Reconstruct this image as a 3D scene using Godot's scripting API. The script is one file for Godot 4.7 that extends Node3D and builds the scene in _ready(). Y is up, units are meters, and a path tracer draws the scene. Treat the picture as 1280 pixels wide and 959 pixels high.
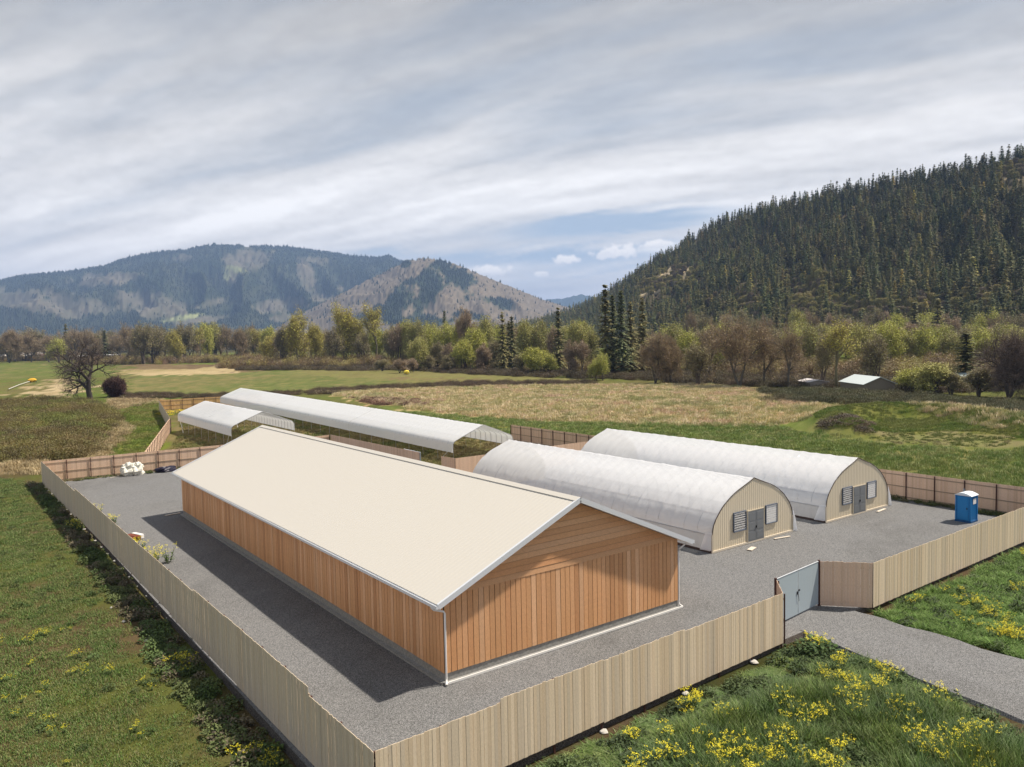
extends Node3D
# A timber barn, two film greenhouses and two open hoop houses in a fenced gravel yard on a valley floor.
# Units are metres, y up. The origin is the near ground corner of the barn; the barn runs along -z, its gable along +x.

const CAM := Vector3(-17.42, 14.98, 28.74)
var rng := RandomNumberGenerator.new()
var taken := {}
var M := {}
var n_big := FastNoiseLite.new()
var n_mid := FastNoiseLite.new()
var n_fine := FastNoiseLite.new()

class MB:
	var v := PackedVector3Array()
	var n := PackedVector3Array()
	var uv := PackedVector2Array()
	var c := PackedColorArray()
	var col := Color.WHITE
	func tri(a: Vector3, b: Vector3, d: Vector3, ua := Vector2.ZERO, ub := Vector2.ZERO, ud := Vector2.ZERO) -> void:
		var m := (b - a).cross(d - a).normalized()
		v.append(a); v.append(d); v.append(b)
		n.append(m); n.append(m); n.append(m)
		uv.append(ua); uv.append(ud); uv.append(ub)
		c.append(col); c.append(col); c.append(col)
	func quad(a: Vector3, b: Vector3, d: Vector3, e: Vector3, u0 := Vector2.ZERO, u1 := Vector2.ONE) -> void:
		var p := Vector2(u1.x, u0.y)
		var q := Vector2(u0.x, u1.y)
		tri(a, b, d, u0, p, u1)
		tri(a, d, e, u0, u1, q)
	func box(o: Vector3, s: Vector3, off := Vector2.ZERO) -> void:
		var x := s.x * 0.5; var y := s.y * 0.5; var z := s.z * 0.5
		var p000 := o + Vector3(-x, -y, -z); var p100 := o + Vector3(x, -y, -z)
		var p010 := o + Vector3(-x, y, -z); var p110 := o + Vector3(x, y, -z)
		var p001 := o + Vector3(-x, -y, z); var p101 := o + Vector3(x, -y, z)
		var p011 := o + Vector3(-x, y, z); var p111 := o + Vector3(x, y, z)
		quad(p001, p101, p111, p011, off, off + Vector2(s.x, s.y))
		quad(p100, p000, p010, p110, off, off + Vector2(s.x, s.y))
		quad(p101, p100, p110, p111, off, off + Vector2(s.z, s.y))
		quad(p000, p001, p011, p010, off, off + Vector2(s.z, s.y))
		quad(p011, p111, p110, p010, off, off + Vector2(s.x, s.z))
		quad(p000, p100, p101, p001, off, off + Vector2(s.x, s.z))
	func beam(a: Vector3, b: Vector3, w: float, h: float, up := Vector3.UP) -> void:
		# a bar of section w x h from a to b
		var d := (b - a).normalized()
		var s := d.cross(up).normalized() * w * 0.5
		var t := s.cross(d).normalized() * h * 0.5
		var l := (b - a).length()
		var q := [a - s - t, a + s - t, a + s + t, a - s + t, b - s - t, b + s - t, b + s + t, b - s + t]
		quad(q[1], q[5], q[6], q[2], Vector2.ZERO, Vector2(l, h))
		quad(q[4], q[0], q[3], q[7], Vector2.ZERO, Vector2(l, h))
		quad(q[3], q[2], q[6], q[7], Vector2.ZERO, Vector2(w, l))
		quad(q[1], q[0], q[4], q[5], Vector2.ZERO, Vector2(w, l))
		quad(q[0], q[1], q[2], q[3], Vector2.ZERO, Vector2(w, h))
		quad(q[5], q[4], q[7], q[6], Vector2.ZERO, Vector2(w, h))
	func tube(p: Array, r: Array, sides: int) -> void:
		var prev: Array = []
		var prevn: Array = []
		for i in p.size():
			var a: Vector3 = p[maxi(i - 1, 0)]
			var b: Vector3 = p[mini(i + 1, p.size() - 1)]
			var d := (b - a).normalized()
			var side := d.cross(Vector3.RIGHT if absf(d.x) < 0.8 else Vector3.UP).normalized()
			var up := side.cross(d)
			var ring: Array = []
			var ringn: Array = []
			for k in sides:
				var an := TAU * k / sides
				var m := side * cos(an) + up * sin(an)
				ringn.append(m)
				ring.append(p[i] + m * r[i])
			if i > 0:
				for k in sides:
					var j := (k + 1) % sides
					_st(prev[k], ring[k], ring[j], prevn[k], ringn[k], ringn[j])
					_st(prev[k], ring[j], prev[j], prevn[k], ringn[j], prevn[j])
			prev = ring
			prevn = ringn
	func _st(a: Vector3, b: Vector3, d: Vector3, na: Vector3, nb: Vector3, nd: Vector3) -> void:
		# smooth triangle; the order follows the normals
		if (b - a).cross(d - a).dot(na + nb + nd) < 0.0:
			var t := b; b = d; d = t
			t = nb; nb = nd; nd = t
		v.append(a); v.append(d); v.append(b)
		n.append(na); n.append(nd); n.append(nb)
		for k in 3:
			uv.append(Vector2.ZERO)
			c.append(col)
	func lump(o: Vector3, r: Vector3, noise: FastNoiseLite, amount: float, rings := 7, segs := 10) -> void:
		# an uneven rounded body
		var g: Array = []
		for i in rings + 1:
			var row: Array = []
			var th := PI * i / rings
			for k in segs:
				var ph := TAU * k / segs
				var d := Vector3(sin(th) * cos(ph), cos(th), sin(th) * sin(ph))
				var s := 1.0 + amount * noise.get_noise_3d(d.x * 30.0 + o.x * 17.0, d.y * 30.0 + o.y * 9.0, d.z * 30.0 + o.z * 13.0)
				row.append(o + d * r * s)
			g.append(row)
		for i in rings:
			for k in segs:
				var j := (k + 1) % segs
				if i > 0:
					tri(g[i][k], g[i][j], g[i + 1][j])
				if i < rings - 1:
					tri(g[i][k], g[i + 1][j], g[i + 1][k])
	func mesh(mat: Material) -> ArrayMesh:
		var a := []
		a.resize(Mesh.ARRAY_MAX)
		a[Mesh.ARRAY_VERTEX] = v
		a[Mesh.ARRAY_NORMAL] = n
		a[Mesh.ARRAY_TEX_UV] = uv
		a[Mesh.ARRAY_COLOR] = c
		var m := ArrayMesh.new()
		m.add_surface_from_arrays(Mesh.PRIMITIVE_TRIANGLES, a)
		m.surface_set_material(0, mat)
		return m

func numbered(called: String) -> String:
	var k: int = taken.get(called, 0)
	taken[called] = k + 1
	return called if k == 0 else "%s_%03d" % [called, k]

func tag(o: Node, label: String, category: String, group := "") -> void:
	o.set_meta("label", label)
	o.set_meta("category", category)
	if group != "":
		o.set_meta("group", group)

func thing(called: String, label: String, category: String, at := Vector3.ZERO, turn := 0.0, group := "") -> Node3D:
	var o := Node3D.new()
	o.name = numbered(called)
	add_child(o)
	o.position = at
	o.rotation.y = turn
	tag(o, label, category, group)
	return o

func part(called: String, m: Mesh, parent: Node, at := Vector3.ZERO, turn := 0.0) -> MeshInstance3D:
	var o := MeshInstance3D.new()
	o.name = called
	o.mesh = m
	o.position = at
	o.rotation.y = turn
	parent.add_child(o, true)
	return o

func struct(called: String, m: Mesh) -> MeshInstance3D:
	var o := MeshInstance3D.new()
	o.name = numbered(called)
	o.mesh = m
	add_child(o)
	o.set_meta("kind", "structure")
	return o

func many(called: String, m: Mesh, places: Array, tints: Array, parent: Node = null) -> MultiMeshInstance3D:
	var mm := MultiMesh.new()
	mm.transform_format = MultiMesh.TRANSFORM_3D
	mm.use_colors = true
	mm.mesh = m
	mm.instance_count = places.size()
	for i in places.size():
		mm.set_instance_transform(i, places[i])
		mm.set_instance_color(i, tints[i])
	var o := MultiMeshInstance3D.new()
	o.name = numbered(called) if parent == null else called
	o.multimesh = mm
	if parent == null:
		add_child(o)
	else:
		parent.add_child(o, true)
	o.set_meta("kind", "stuff")
	return o

func mat(lin: Color, rough: float, tex: Texture2D = null, tile := Vector2.ONE, vcol := false) -> StandardMaterial3D:
	var m := StandardMaterial3D.new()
	m.albedo_color = lin.linear_to_srgb()
	m.roughness = rough
	m.metallic_specular = 0.4
	if tex:
		m.albedo_texture = tex
		m.uv1_scale = Vector3(tile.x, tile.y, 1)
	m.vertex_color_use_as_albedo = vcol
	return m

func grey_texture(w: int, h: int, f: Callable) -> ImageTexture:
	var b := PackedByteArray()
	b.resize(w * h * 3)
	for y in h:
		for x in w:
			var k: Color = f.call(x, y)
			var i := (y * w + x) * 3
			b[i] = int(clampf(k.r, 0, 1) * 255.0)
			b[i + 1] = int(clampf(k.g, 0, 1) * 255.0)
			b[i + 2] = int(clampf(k.b, 0, 1) * 255.0)
	return ImageTexture.create_from_image(Image.create_from_data(w, h, false, Image.FORMAT_RGB8, b))

func lut(t: Array, x: float) -> float:
	# piecewise linear table [[x, y], ...]
	if x <= t[0][0]:
		return t[0][1]
	for i in range(1, t.size()):
		if x <= t[i][0]:
			var a: float = t[i - 1][0]
			var b: float = t[i][0]
			return lerpf(t[i - 1][1], t[i][1], (x - a) / (b - a))
	return t[t.size() - 1][1]

func pick(a: Array):
	return a[rng.randi_range(0, a.size() - 1)]

func rv() -> Vector3:
	return Vector3(rng.randf_range(-1, 1), rng.randf_range(-1, 1), rng.randf_range(-1, 1))

func _ready() -> void:
	rng.seed = 11
	camera_and_light()
	noises_and_materials()
	ground()
	mountains()
	hillside()
	gravel()
	barn()
	greenhouses()
	hoop_houses()
	fences()
	far_buildings()
	valley_trees()
	thickets()
	meadow()
	yard_things()

func camera_and_light() -> void:
	var cam := Camera3D.new()
	cam.name = "camera"
	cam.transform = Transform3D(Basis(Vector3(0.80198, -0.02012, 0.59701), Vector3(0.05196, 0.99799, -0.03615), Vector3(-0.59509, 0.06001, 0.80142)), CAM)
	cam.fov = 51.78
	cam.near = 0.1
	cam.far = 40000.0
	add_child(cam)
	cam.current = true
	var e := Environment.new()
	e.background_mode = Environment.BG_SKY
	var s := Sky.new()
	var p := PanoramaSkyMaterial.new()
	p.panorama = sky_picture()
	s.sky_material = p
	e.sky = s
	e.tonemap_mode = Environment.TONE_MAPPER_LINEAR
	e.tonemap_exposure = 1.95
	e.fog_enabled = true
	e.fog_density = 0.000085
	e.fog_light_color = Color(0.66, 0.79, 1.0)
	e.sdfgi_enabled = true
	e.ssao_enabled = true
	e.ssil_enabled = true
	var w := WorldEnvironment.new()
	w.name = "world"
	w.environment = e
	add_child(w)
	var sun := DirectionalLight3D.new()
	sun.name = "sun"
	sun.light_color = Color(1.0, 0.96, 0.9)
	sun.light_energy = 1.15
	sun.light_angular_distance = 1.6
	sun.shadow_enabled = true
	add_child(sun)
	sun.look_at_from_position(Vector3(53.3, 82.6, 18.5), Vector3.ZERO, Vector3.UP)

func sky_picture() -> ImageTexture:
	# thin high cloud drawn out in long streaks, rifts of blue low down, a few small cumulus
	var w := 2048
	var h := 512
	var a := FastNoiseLite.new()
	a.seed = 3
	a.frequency = 1.0
	a.fractal_octaves = 5
	var b := FastNoiseLite.new()
	b.seed = 9
	b.frequency = 1.0
	b.fractal_octaves = 4
	var im := Image.create(w, 1024, false, Image.FORMAT_RGBF)
	im.fill(Color(0.30, 0.31, 0.30))
	var blue_low := Color(0.31, 0.375, 0.45)
	var blue_high := Color(0.18, 0.235, 0.315)
	# rifts: azimuth, elevation, half width, half height, tilt, strength
	var rifts := [[45.0, 7.8, 7.0, 0.75, 0.07, 1.3], [37.0, 5.6, 9.0, 0.5, 0.03, 0.6], [44.0, 5.2, 9.0, 1.1, 0.04, 0.6], [28.0, 5.9, 3.0, 0.4, 0.0, 0.35], [120.0, 9.0, 14.0, 1.5, 0.05, 1.0], [-60.0, 7.0, 11.0, 1.0, 0.04, 1.0], [200.0, 8.0, 16.0, 1.3, 0.05, 1.0], [-120.0, 9.0, 12.0, 1.4, 0.03, 1.0]]
	var str_az := deg_to_rad(-28.0)
	var sd := Vector2(sin(str_az), cos(str_az))
	for y in h:
		var el := (0.5 - (y + 0.5) / 1024.0) * PI
		var eld := rad_to_deg(el)
		for x in w:
			var az := (x + 0.5) / w * TAU
			var azd := rad_to_deg(az)
			if azd > 180.0:
				azd -= 360.0
			var k := cos(el) / (sin(el) + 0.16)
			var pl := Vector2(sin(az), cos(az)) * k
			var s := pl.dot(sd)
			var t := pl.dot(Vector2(sd.y, -sd.x))
			var warp := a.get_noise_2d(s * 0.5 + 31.0, t * 0.5) * 0.10
			var streak := a.get_noise_2d(s * 0.28, (t + warp) * 1.3)
			var soft := b.get_noise_2d(s * 0.45 + 7.0, (t + warp) * 2.3)
			var fine := b.get_noise_2d(s * 0.9, (t + warp * 2.0) * 6.5 + 40.0)
			var cover := clampf(0.90 + 0.45 * streak + 0.14 * soft + 0.10 * fine - 0.017 * clampf(eld - 10.0, 0.0, 15.0), 0.0, 1.0)
			for r in rifts:
				var dx: float = (azd - r[0]) / r[2]
				if absf(dx) > 2.2:
					continue
				var dy: float = (eld - r[1] - (azd - r[0]) * r[4]) / r[3] + fine * 0.9 + soft * 0.5
				cover -= r[5] * exp(-dx * dx - dy * dy)
			cover = clampf(cover, 0.0, 1.0)
			var thick := clampf(0.5 + 0.5 * soft + 0.6 * streak + 0.17 * fine + 0.20 * b.get_noise_2d(s * 3.2 + 90.0, t * 7.0) + 0.14 * a.get_noise_2d(s * 11.0, t * 17.0), 0.0, 1.0)
			var up := clampf(eld / 26.0, 0.0, 1.0)
			var bright := lerpf(0.54, 0.25, smoothstep(0.25, 1.0, up)) * lerpf(0.68, 1.18, thick)
			var cloud := Color(bright * 1.03, bright * 1.01, bright * 0.995)
			if eld < 9.0:
				cloud = cloud.lerp(Color(0.62, 0.585, 0.56), 0.75 * (1.0 - eld / 9.0))
			var air := blue_low.lerp(blue_high, clampf(eld / 24.0, 0.0, 1.0))
			im.set_pixel(x, y, air.lerp(cloud, cover * cover * (3.0 - 2.0 * cover)))
	im.resize(4096, 2048, Image.INTERPOLATE_CUBIC)
	for q in [[44.2, 5.75, 1.9, 0.75], [40.6, 5.35, 1.3, 0.45], [35.3, 4.7, 1.9, 0.5], [38.8, 4.4, 0.7, 0.32], [46.9, 6.25, 1.6, 0.35], [101.0, 6.0, 2.0, 0.8], [-22.0, 6.4, 1.8, 0.7], [-90.0, 5.8, 2.2, 0.8], [150.0, 6.2, 1.9, 0.7], [-150.0, 5.5, 2.0, 0.7]]:
		for py in range(int((90.0 - q[1] - q[3] * 1.6) / 180.0 * 2048), int((90.0 - q[1] + q[3] * 1.6) / 180.0 * 2048)):
			for px in range(int((q[0] - q[2] * 1.3) / 360.0 * 4096), int((q[0] + q[2] * 1.3) / 360.0 * 4096)):
				var dx: float = (px / 4096.0 * 360.0 - q[0]) / q[2]
				var dy: float = ((90.0 - py / 2048.0 * 180.0) - q[1]) / q[3]
				dy = dy * (1.0 if dy > 0.0 else 1.7)
				var puff := b.get_noise_2d(px * 0.06, py * 0.085) * 1.1 + b.get_noise_2d(px * 0.17, py * 0.22) * 0.5
				var d := clampf((1.0 - dx * dx - dy * dy) * 1.1 + puff, 0.0, 1.0)
				d = smoothstep(0.12, 0.75, d)
				if d > 0.0:
					var was := im.get_pixel(posmod(px, 4096), py)
					im.set_pixel(posmod(px, 4096), py, was.lerp(Color(0.74, 0.70, 0.66).lerp(Color(0.50, 0.50, 0.52), clampf(0.35 - 0.6 * dy + puff * 0.5, 0.0, 0.6)), d * 0.9))
	return ImageTexture.create_from_image(im)

func noises_and_materials() -> void:
	n_big.seed = 1
	n_big.frequency = 0.012
	n_big.fractal_octaves = 4
	n_mid.seed = 2
	n_mid.frequency = 0.09
	n_mid.fractal_octaves = 3
	n_fine.seed = 4
	n_fine.frequency = 0.7
	n_fine.fractal_octaves = 2
	var g := FastNoiseLite.new()
	g.seed = 21
	g.frequency = 0.05
	g.fractal_octaves = 4
	var r := RandomNumberGenerator.new()
	r.seed = 77
	# wood: long streaks, a few knots
	var knots: Array = []
	for i in 16:
		knots.append(Vector3(r.randf_range(0, 128), r.randf_range(0, 1024), r.randf_range(1.5, 3.5)))
	var wood := func(x: int, y: int) -> Color:
		var s := 0.92 + 0.12 * g.get_noise_2d(x * 6.0, y * 0.22) + 0.10 * g.get_noise_2d(x * 22.0 + 300.0, y * 0.5)
		for k in knots:
			var dx: float = absf(x - k.x)
			var dy: float = absf(y - k.y) * 0.55
			if dx < 8.0 and dy < 8.0:
				s -= 0.35 * clampf(1.0 - sqrt(dx * dx + dy * dy) / k.z, 0.0, 1.0)
		return Color(s, s * 0.985, s * 0.965)
	M.wood_tex = grey_texture(128, 1024, wood)
	# crushed stone: every pixel a chip of its own grey
	var stone := func(x: int, y: int) -> Color:
		var s := 0.70 + 0.18 * g.get_noise_2d(x * 9.0, y * 9.0) + r.randf_range(-0.22, 0.22)
		if r.randf() < 0.05:
			s += 0.25
		if r.randf() < 0.05:
			s -= 0.25
		return Color(s * 0.995, s, s * 1.015)
	M.stone_tex = grey_texture(512, 512, stone)
	var worn := func(x: int, y: int) -> Color:
		var s := 0.93 + 0.12 * g.get_noise_2d(x * 0.7, y * 0.7) + 0.1 * g.get_noise_2d(x * 3.0, y * 3.0)
		return Color(s, s, s)
	M.worn_tex = grey_texture(256, 256, worn)
	var turf := func(x: int, y: int) -> Color:
		var s := 0.88 + 0.20 * g.get_noise_2d(x * 4.0, y * 4.0) + r.randf_range(-0.14, 0.14)
		return Color(s * 1.02, s, s * 0.94)
	M.turf_tex = grey_texture(256, 256, turf)
	M.fence = mat(Color.WHITE, 0.85, M.wood_tex, Vector2(4.0, 0.4), true)
	M.cedar = mat(Color.WHITE, 0.7, M.wood_tex, Vector2(2.2, 0.3), true)
	M.leaf = mat(Color.WHITE, 0.75, null, Vector2.ONE, true)
	M.leaf.backlight_enabled = true
	M.leaf.backlight = Color(0.45, 0.45, 0.38)
	M.needle = mat(Color.WHITE, 0.8, null, Vector2.ONE, true)
	M.bark = mat(Color.WHITE, 0.95, null, Vector2.ONE, true)
	M.tint = mat(Color.WHITE, 0.8, null, Vector2.ONE, true)
	M.terrain = mat(Color.WHITE, 1.0, M.turf_tex, Vector2(0.23, 0.23), true)
	M.terrain.metallic_specular = 0.1
	M.far = mat(Color.WHITE, 1.0, null, Vector2.ONE, true)
	M.far.metallic_specular = 0.05
	M.gravel = mat(Color(0.355, 0.35, 0.34), 0.95, M.stone_tex, Vector2(0.09, 0.09), true)
	M.gravel.metallic_specular = 0.2
	M.concrete = mat(Color(0.34, 0.335, 0.32), 0.9, M.worn_tex, Vector2(0.5, 0.5))
	M.roof = mat(Color(0.565, 0.53, 0.47), 0.45)
	M.trim = mat(Color(0.62, 0.64, 0.67), 0.35)
	M.white = mat(Color(0.78, 0.77, 0.75), 0.5)
	M.rust = mat(Color(0.075, 0.032, 0.025), 0.7)
	M.steel = mat(Color(0.45, 0.46, 0.48), 0.35)
	M.steel.metallic = 0.8
	M.dark = mat(Color(0.02, 0.02, 0.025), 0.6)
	M.beige = mat(Color(0.66, 0.575, 0.43), 0.5)
	M.door = mat(Color(0.17, 0.18, 0.19), 0.5)
	M.gate = mat(Color(0.36, 0.42, 0.455), 0.55)
	var film := mat(Color(0.90, 0.915, 0.94), 0.27, null)
	film.metallic_specular = 0.6
	film.albedo_color.a = 0.70
	film.transparency = BaseMaterial3D.TRANSPARENCY_ALPHA
	film.backlight_enabled = true
	film.backlight = Color(0.75, 0.75, 0.76)
	film.cull_mode = BaseMaterial3D.CULL_DISABLED
	var crumple := FastNoiseLite.new()
	crumple.seed = 8
	crumple.frequency = 0.012
	crumple.fractal_octaves = 5
	crumple.domain_warp_enabled = true
	crumple.domain_warp_amplitude = 40.0
	var folds := NoiseTexture2D.new()
	folds.noise = crumple
	folds.width = 512
	folds.height = 512
	folds.seamless = true
	folds.as_normal_map = true
	folds.bump_strength = 14.0
	film.normal_enabled = true
	film.normal_texture = folds
	film.normal_scale = 0.22
	film.uv1_triplanar = true
	film.uv1_scale = Vector3(0.13, 0.13, 0.24)
	M.film = film
	var skirt := film.duplicate()
	skirt.albedo_color.a = 0.5
	M.skirt = skirt
	var hoopfilm := film.duplicate()
	hoopfilm.albedo_color.a = 0.80
	hoopfilm.roughness = 0.5
	hoopfilm.normal_scale = 0.25
	M.hoopfilm = hoopfilm

const BERM := [Vector2(89, -33), Vector2(101.8, -43.8), Vector2(115.2, -43), Vector2(119, -34), Vector2(111, -20), Vector2(102, -8), Vector2(90, -6)]

func berm(x: float, z: float) -> float:
	if x < 75.0 or x > 132.0 or z < -56.0 or z > 8.0:
		return 0.0
	var p := Vector2(x, z)
	var best := 1e9
	for i in BERM.size() - 1:
		best = minf(best, p.distance_to(Geometry2D.get_closest_point_to_segment(p, BERM[i], BERM[i + 1])))
	return 2.3 * exp(-pow(best / 3.6, 2.0))

func ground_y(x: float, z: float) -> float:
	var y := -0.25 + berm(x, z)
	var out := clampf(maxf(maxf(-8.5 - x, x - 52.0), maxf(z - 8.0, -72.0 - z)) / 6.0, 0.0, 1.0)
	y += 0.16 * n_mid.get_noise_2d(x, z) * (0.25 + 0.75 * out)
	if out > 0.0:
		y += 0.5 * n_big.get_noise_2d(x, z) * out * clampf((Vector2(x - CAM.x, z - CAM.z).length() - 60.0) / 100.0, 0.0, 1.0)
	return y

# land cover: [outline in metres, colour, spread of colour]
var cover: Array = []

func add_cover(a: Array, lin: Color, alt: Color, jitter: float) -> void:
	var p := PackedVector2Array()
	for i in range(0, a.size(), 2):
		p.append(Vector2(a[i], a[i + 1]))
	var box := Rect2(p[0], Vector2.ZERO)
	for q in p:
		box = box.expand(q)
	cover.append([p, box.grow(jitter * 2.0), lin, alt, jitter])

const GREEN := Color(0.111, 0.156, 0.0375)
const DULL := Color(0.15, 0.14, 0.0625)
const OLIVE := Color(0.176, 0.156, 0.0688)
const STRAW := Color(0.468, 0.362, 0.219)
const TAN := Color(0.39, 0.281, 0.181)
const BROWN := Color(0.169, 0.119, 0.0813)
const LUSH := Color(0.131, 0.194, 0.0275)

func land_cover() -> void:
	add_cover([-13, -72, -7, -72, 27, -71, 27, -41, 51, -41, 51, -64, 60, -89, 63, -143, 52, -170, 24, -164, 15, -112, 4, -78], Color(0.111, 0.119, 0.0438), Color(0.195, 0.163, 0.0875), 2.0)
	add_cover([61.8, -390.9, 120.4, -367.4, 164, -304.8, 162.5, -213.5, 146.8, -166.4, 110.8, -176.9, 78.1, -203.3, 49.3, -203.7, 27.8, -212.3], Color(0.149, 0.181, 0.0656), Color(0.217, 0.188, 0.0938), 6.0)
	add_cover([140.3, -386.6, 168.7, -313.3, 168.6, -183.5, 152.8, -157.7, 122.9, -217.7, 112.4, -295], Color(0.222, 0.206, 0.0976), Color(0.186, 0.188, 0.075), 8.0)
	add_cover([11.6, -1220, 130, -870, 48.9, -398, 21.4, -331, -20, -327], Color(0.133, 0.175, 0.0488), Color(0.187, 0.175, 0.0813), 10.0)
	add_cover([-15, -392, 29.3, -403, 30.8, -318, 12.6, -272, -15, -265], Color(0.182, 0.163, 0.075), GREEN, 8.0)
	add_cover([4.9, -259.9, 14.9, -294.5, 29.7, -378.7, 37.6, -390.2, 24, -257.3, 14.7, -233, 9.3, -239.7], Color(0.546, 0.45, 0.312), Color(0.325, 0.263, 0.163), 8.0)
	add_cover([153.9, -875, 222.9, -660, 172, -443, 106, -624], Color(0.13, 0.194, 0.0438), Color(0.169, 0.188, 0.0625), 10.0)
	add_cover([106, -624, 166, -428, 106, -360, 68.4, -425], BROWN, Color(0.208, 0.163, 0.1), 10.0)
	add_cover([75.9, -488, 103.5, -436, 175.5, -578, 157.8, -474, 95, -349, 61.8, -391], Color(0.546, 0.438, 0.288), Color(0.26, 0.225, 0.112), 10.0)
	add_cover([136.9, -255, 141.4, -160, 121.4, -175, 121, -238], Color(0.221, 0.169, 0.106), Color(0.195, 0.188, 0.075), 6.0)
	add_cover([73.6, -192.6, 106.8, -170.5, 147.2, -151.7, 166.5, -124, 160, -90, 135.9, -72, 124.9, -24, 114.6, 0.2, 102.3, 2.9, 101.5, -15.4, 105.2, -40.2, 93, -49.8, 71.2, -76.7, 65.3, -104], Color(0.325, 0.282, 0.146), STRAW, 4.0)
	add_cover([68, -108, 86.6, -95, 89.6, -84, 80.6, -66.6, 68.6, -87], TAN, STRAW, 4.0)
	add_cover([100.7, -60, 116.4, -56, 115, -48.7, 96.2, -43, 88.5, -49.6], Color(0.494, 0.375, 0.237), STRAW, 4.0)
	add_cover([126.8, -123, 153.3, -107.7, 140.9, -83.8, 117.2, -79, 111.6, -101.8], STRAW, Color(0.286, 0.25, 0.125), 5.0)
	add_cover([127.5, -66.6, 121.4, -22.8, 117.4, -9, 106, -6, 108.8, -18, 116, -43], Color(0.468, 0.375, 0.225), STRAW, 3.0)
	add_cover([71.9, -162, 79.2, -141, 72.5, -122, 64.9, -134], Color(0.247, 0.156, 0.106), TAN, 3.0)
	add_cover([63, -143, 65.3, -104, 71.2, -76.7, 92, -49, 108.4, -47.8, 116, -30, 98.7, 3.6, 57.8, 12.6, 52, 8, 52, -62, 53, -89], Color(0.139, 0.19, 0.052), Color(0.22, 0.206, 0.0894), 3.0)
	add_cover([101.8, -43.8, 115.2, -44.3, 120.4, -34.6, 108.8, -18, 97.8, -10.3, 88, -10.3, 83.5, -20.5, 85.7, -31.5], Color(0.127, 0.169, 0.0406), Color(0.186, 0.181, 0.065), 2.0)
	add_cover([86, -29, 97.2, -29.5, 103, -22, 97, -13.5, 88, -14, 84, -22], Color(0.27, 0.235, 0.14), Color(0.17, 0.185, 0.075), 6.0)
	add_cover([216.8, -125, 287, -150, 326, -123, 245, -80, 191, -77, 183, -100], Color(0.221, 0.269, 0.0625), Color(0.26, 0.25, 0.0875), 5.0)
	add_cover([218, -219, 236, -218, 175, -155, 176, -171], Color(0.221, 0.263, 0.075), Color(0.364, 0.312, 0.15), 4.0)
	add_cover([-13, -219, 9.8, -226, 17, -197, 14.5, -151, 6.8, -115, 0.9, -89, -10.4, -89.5, -16, -91], Color(0.13, 0.106, 0.0562), Color(0.182, 0.15, 0.075), 3.0)
	add_cover([-16, -105, -5, -93, -6.6, -79.6, -10.8, -83.5, -16, -86], Color(0.39, 0.312, 0.194), BROWN, 2.0)
	add_cover([-1.6, -92, 4.8, -113.7, 10.8, -137.7, 13.8, -147, 11.3, -126, 1.2, -89], Color(0.39, 0.312, 0.188), OLIVE, 2.0)
	add_cover([22.4, -210, 26.8, -218, 36.7, -215, 29.5, -183, 22.9, -187, 16.6, -166, 16, -176], Color(0.468, 0.375, 0.237), BROWN, 3.0)
	add_cover([1.2, -89, 9.2, -121, 15, -155, 23, -183, 30.3, -189, 23.3, -151, 15, -112, 3.5, -73, -7, -72, -5, -80], LUSH, Color(0.203, 0.188, 0.07), 2.0)

func land_colour(x: float, z: float) -> Color:
	var d := Vector2(x - CAM.x, z - CAM.z).length()
	var a := n_mid.get_noise_2d(x, z)
	var b := n_big.get_noise_2d(x, z)
	var f := n_fine.get_noise_2d(x, z)
	var k := DULL.lerp(GREEN, clampf(0.5 + b * 0.9 + a * 0.5, 0, 1))
	if x < -7.0 and z > -95.0 and d < 140.0:
		# the mown field beside the left fence: patchy turf with bare soil showing
		k = Color(0.125, 0.0943, 0.0564).lerp(Color(0.0938, 0.106, 0.0336), clampf(0.45 + a * 1.3 + f * 0.4, 0, 1))
	elif z > 5.0 and z < 40.0 and x < 60.0:
		k = Color(0.0562, 0.0598, 0.024).lerp(Color(0.0875, 0.0633, 0.042), clampf(0.4 + a * 1.2, 0, 1))
	elif d > 1200.0:
		k = Color(0.0875, 0.0862, 0.042)
	for c in cover:
		var q: Vector2 = Vector2(x, z) + Vector2(a + 0.4 * f, n_mid.get_noise_2d(x + 500.0, z)) * c[4] * 1.6
		if c[1].has_point(q) and Geometry2D.is_point_in_polygon(q, c[0]):
			var m: Color = c[2]
			k = m.lerp(c[3], clampf(0.42 + 0.8 * a + 0.55 * b + 0.45 * f, 0, 1))
	var s := 1.0 + 0.16 * a + 0.22 * f
	return Color(k.r * s, k.g * s, k.b * s)

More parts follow.
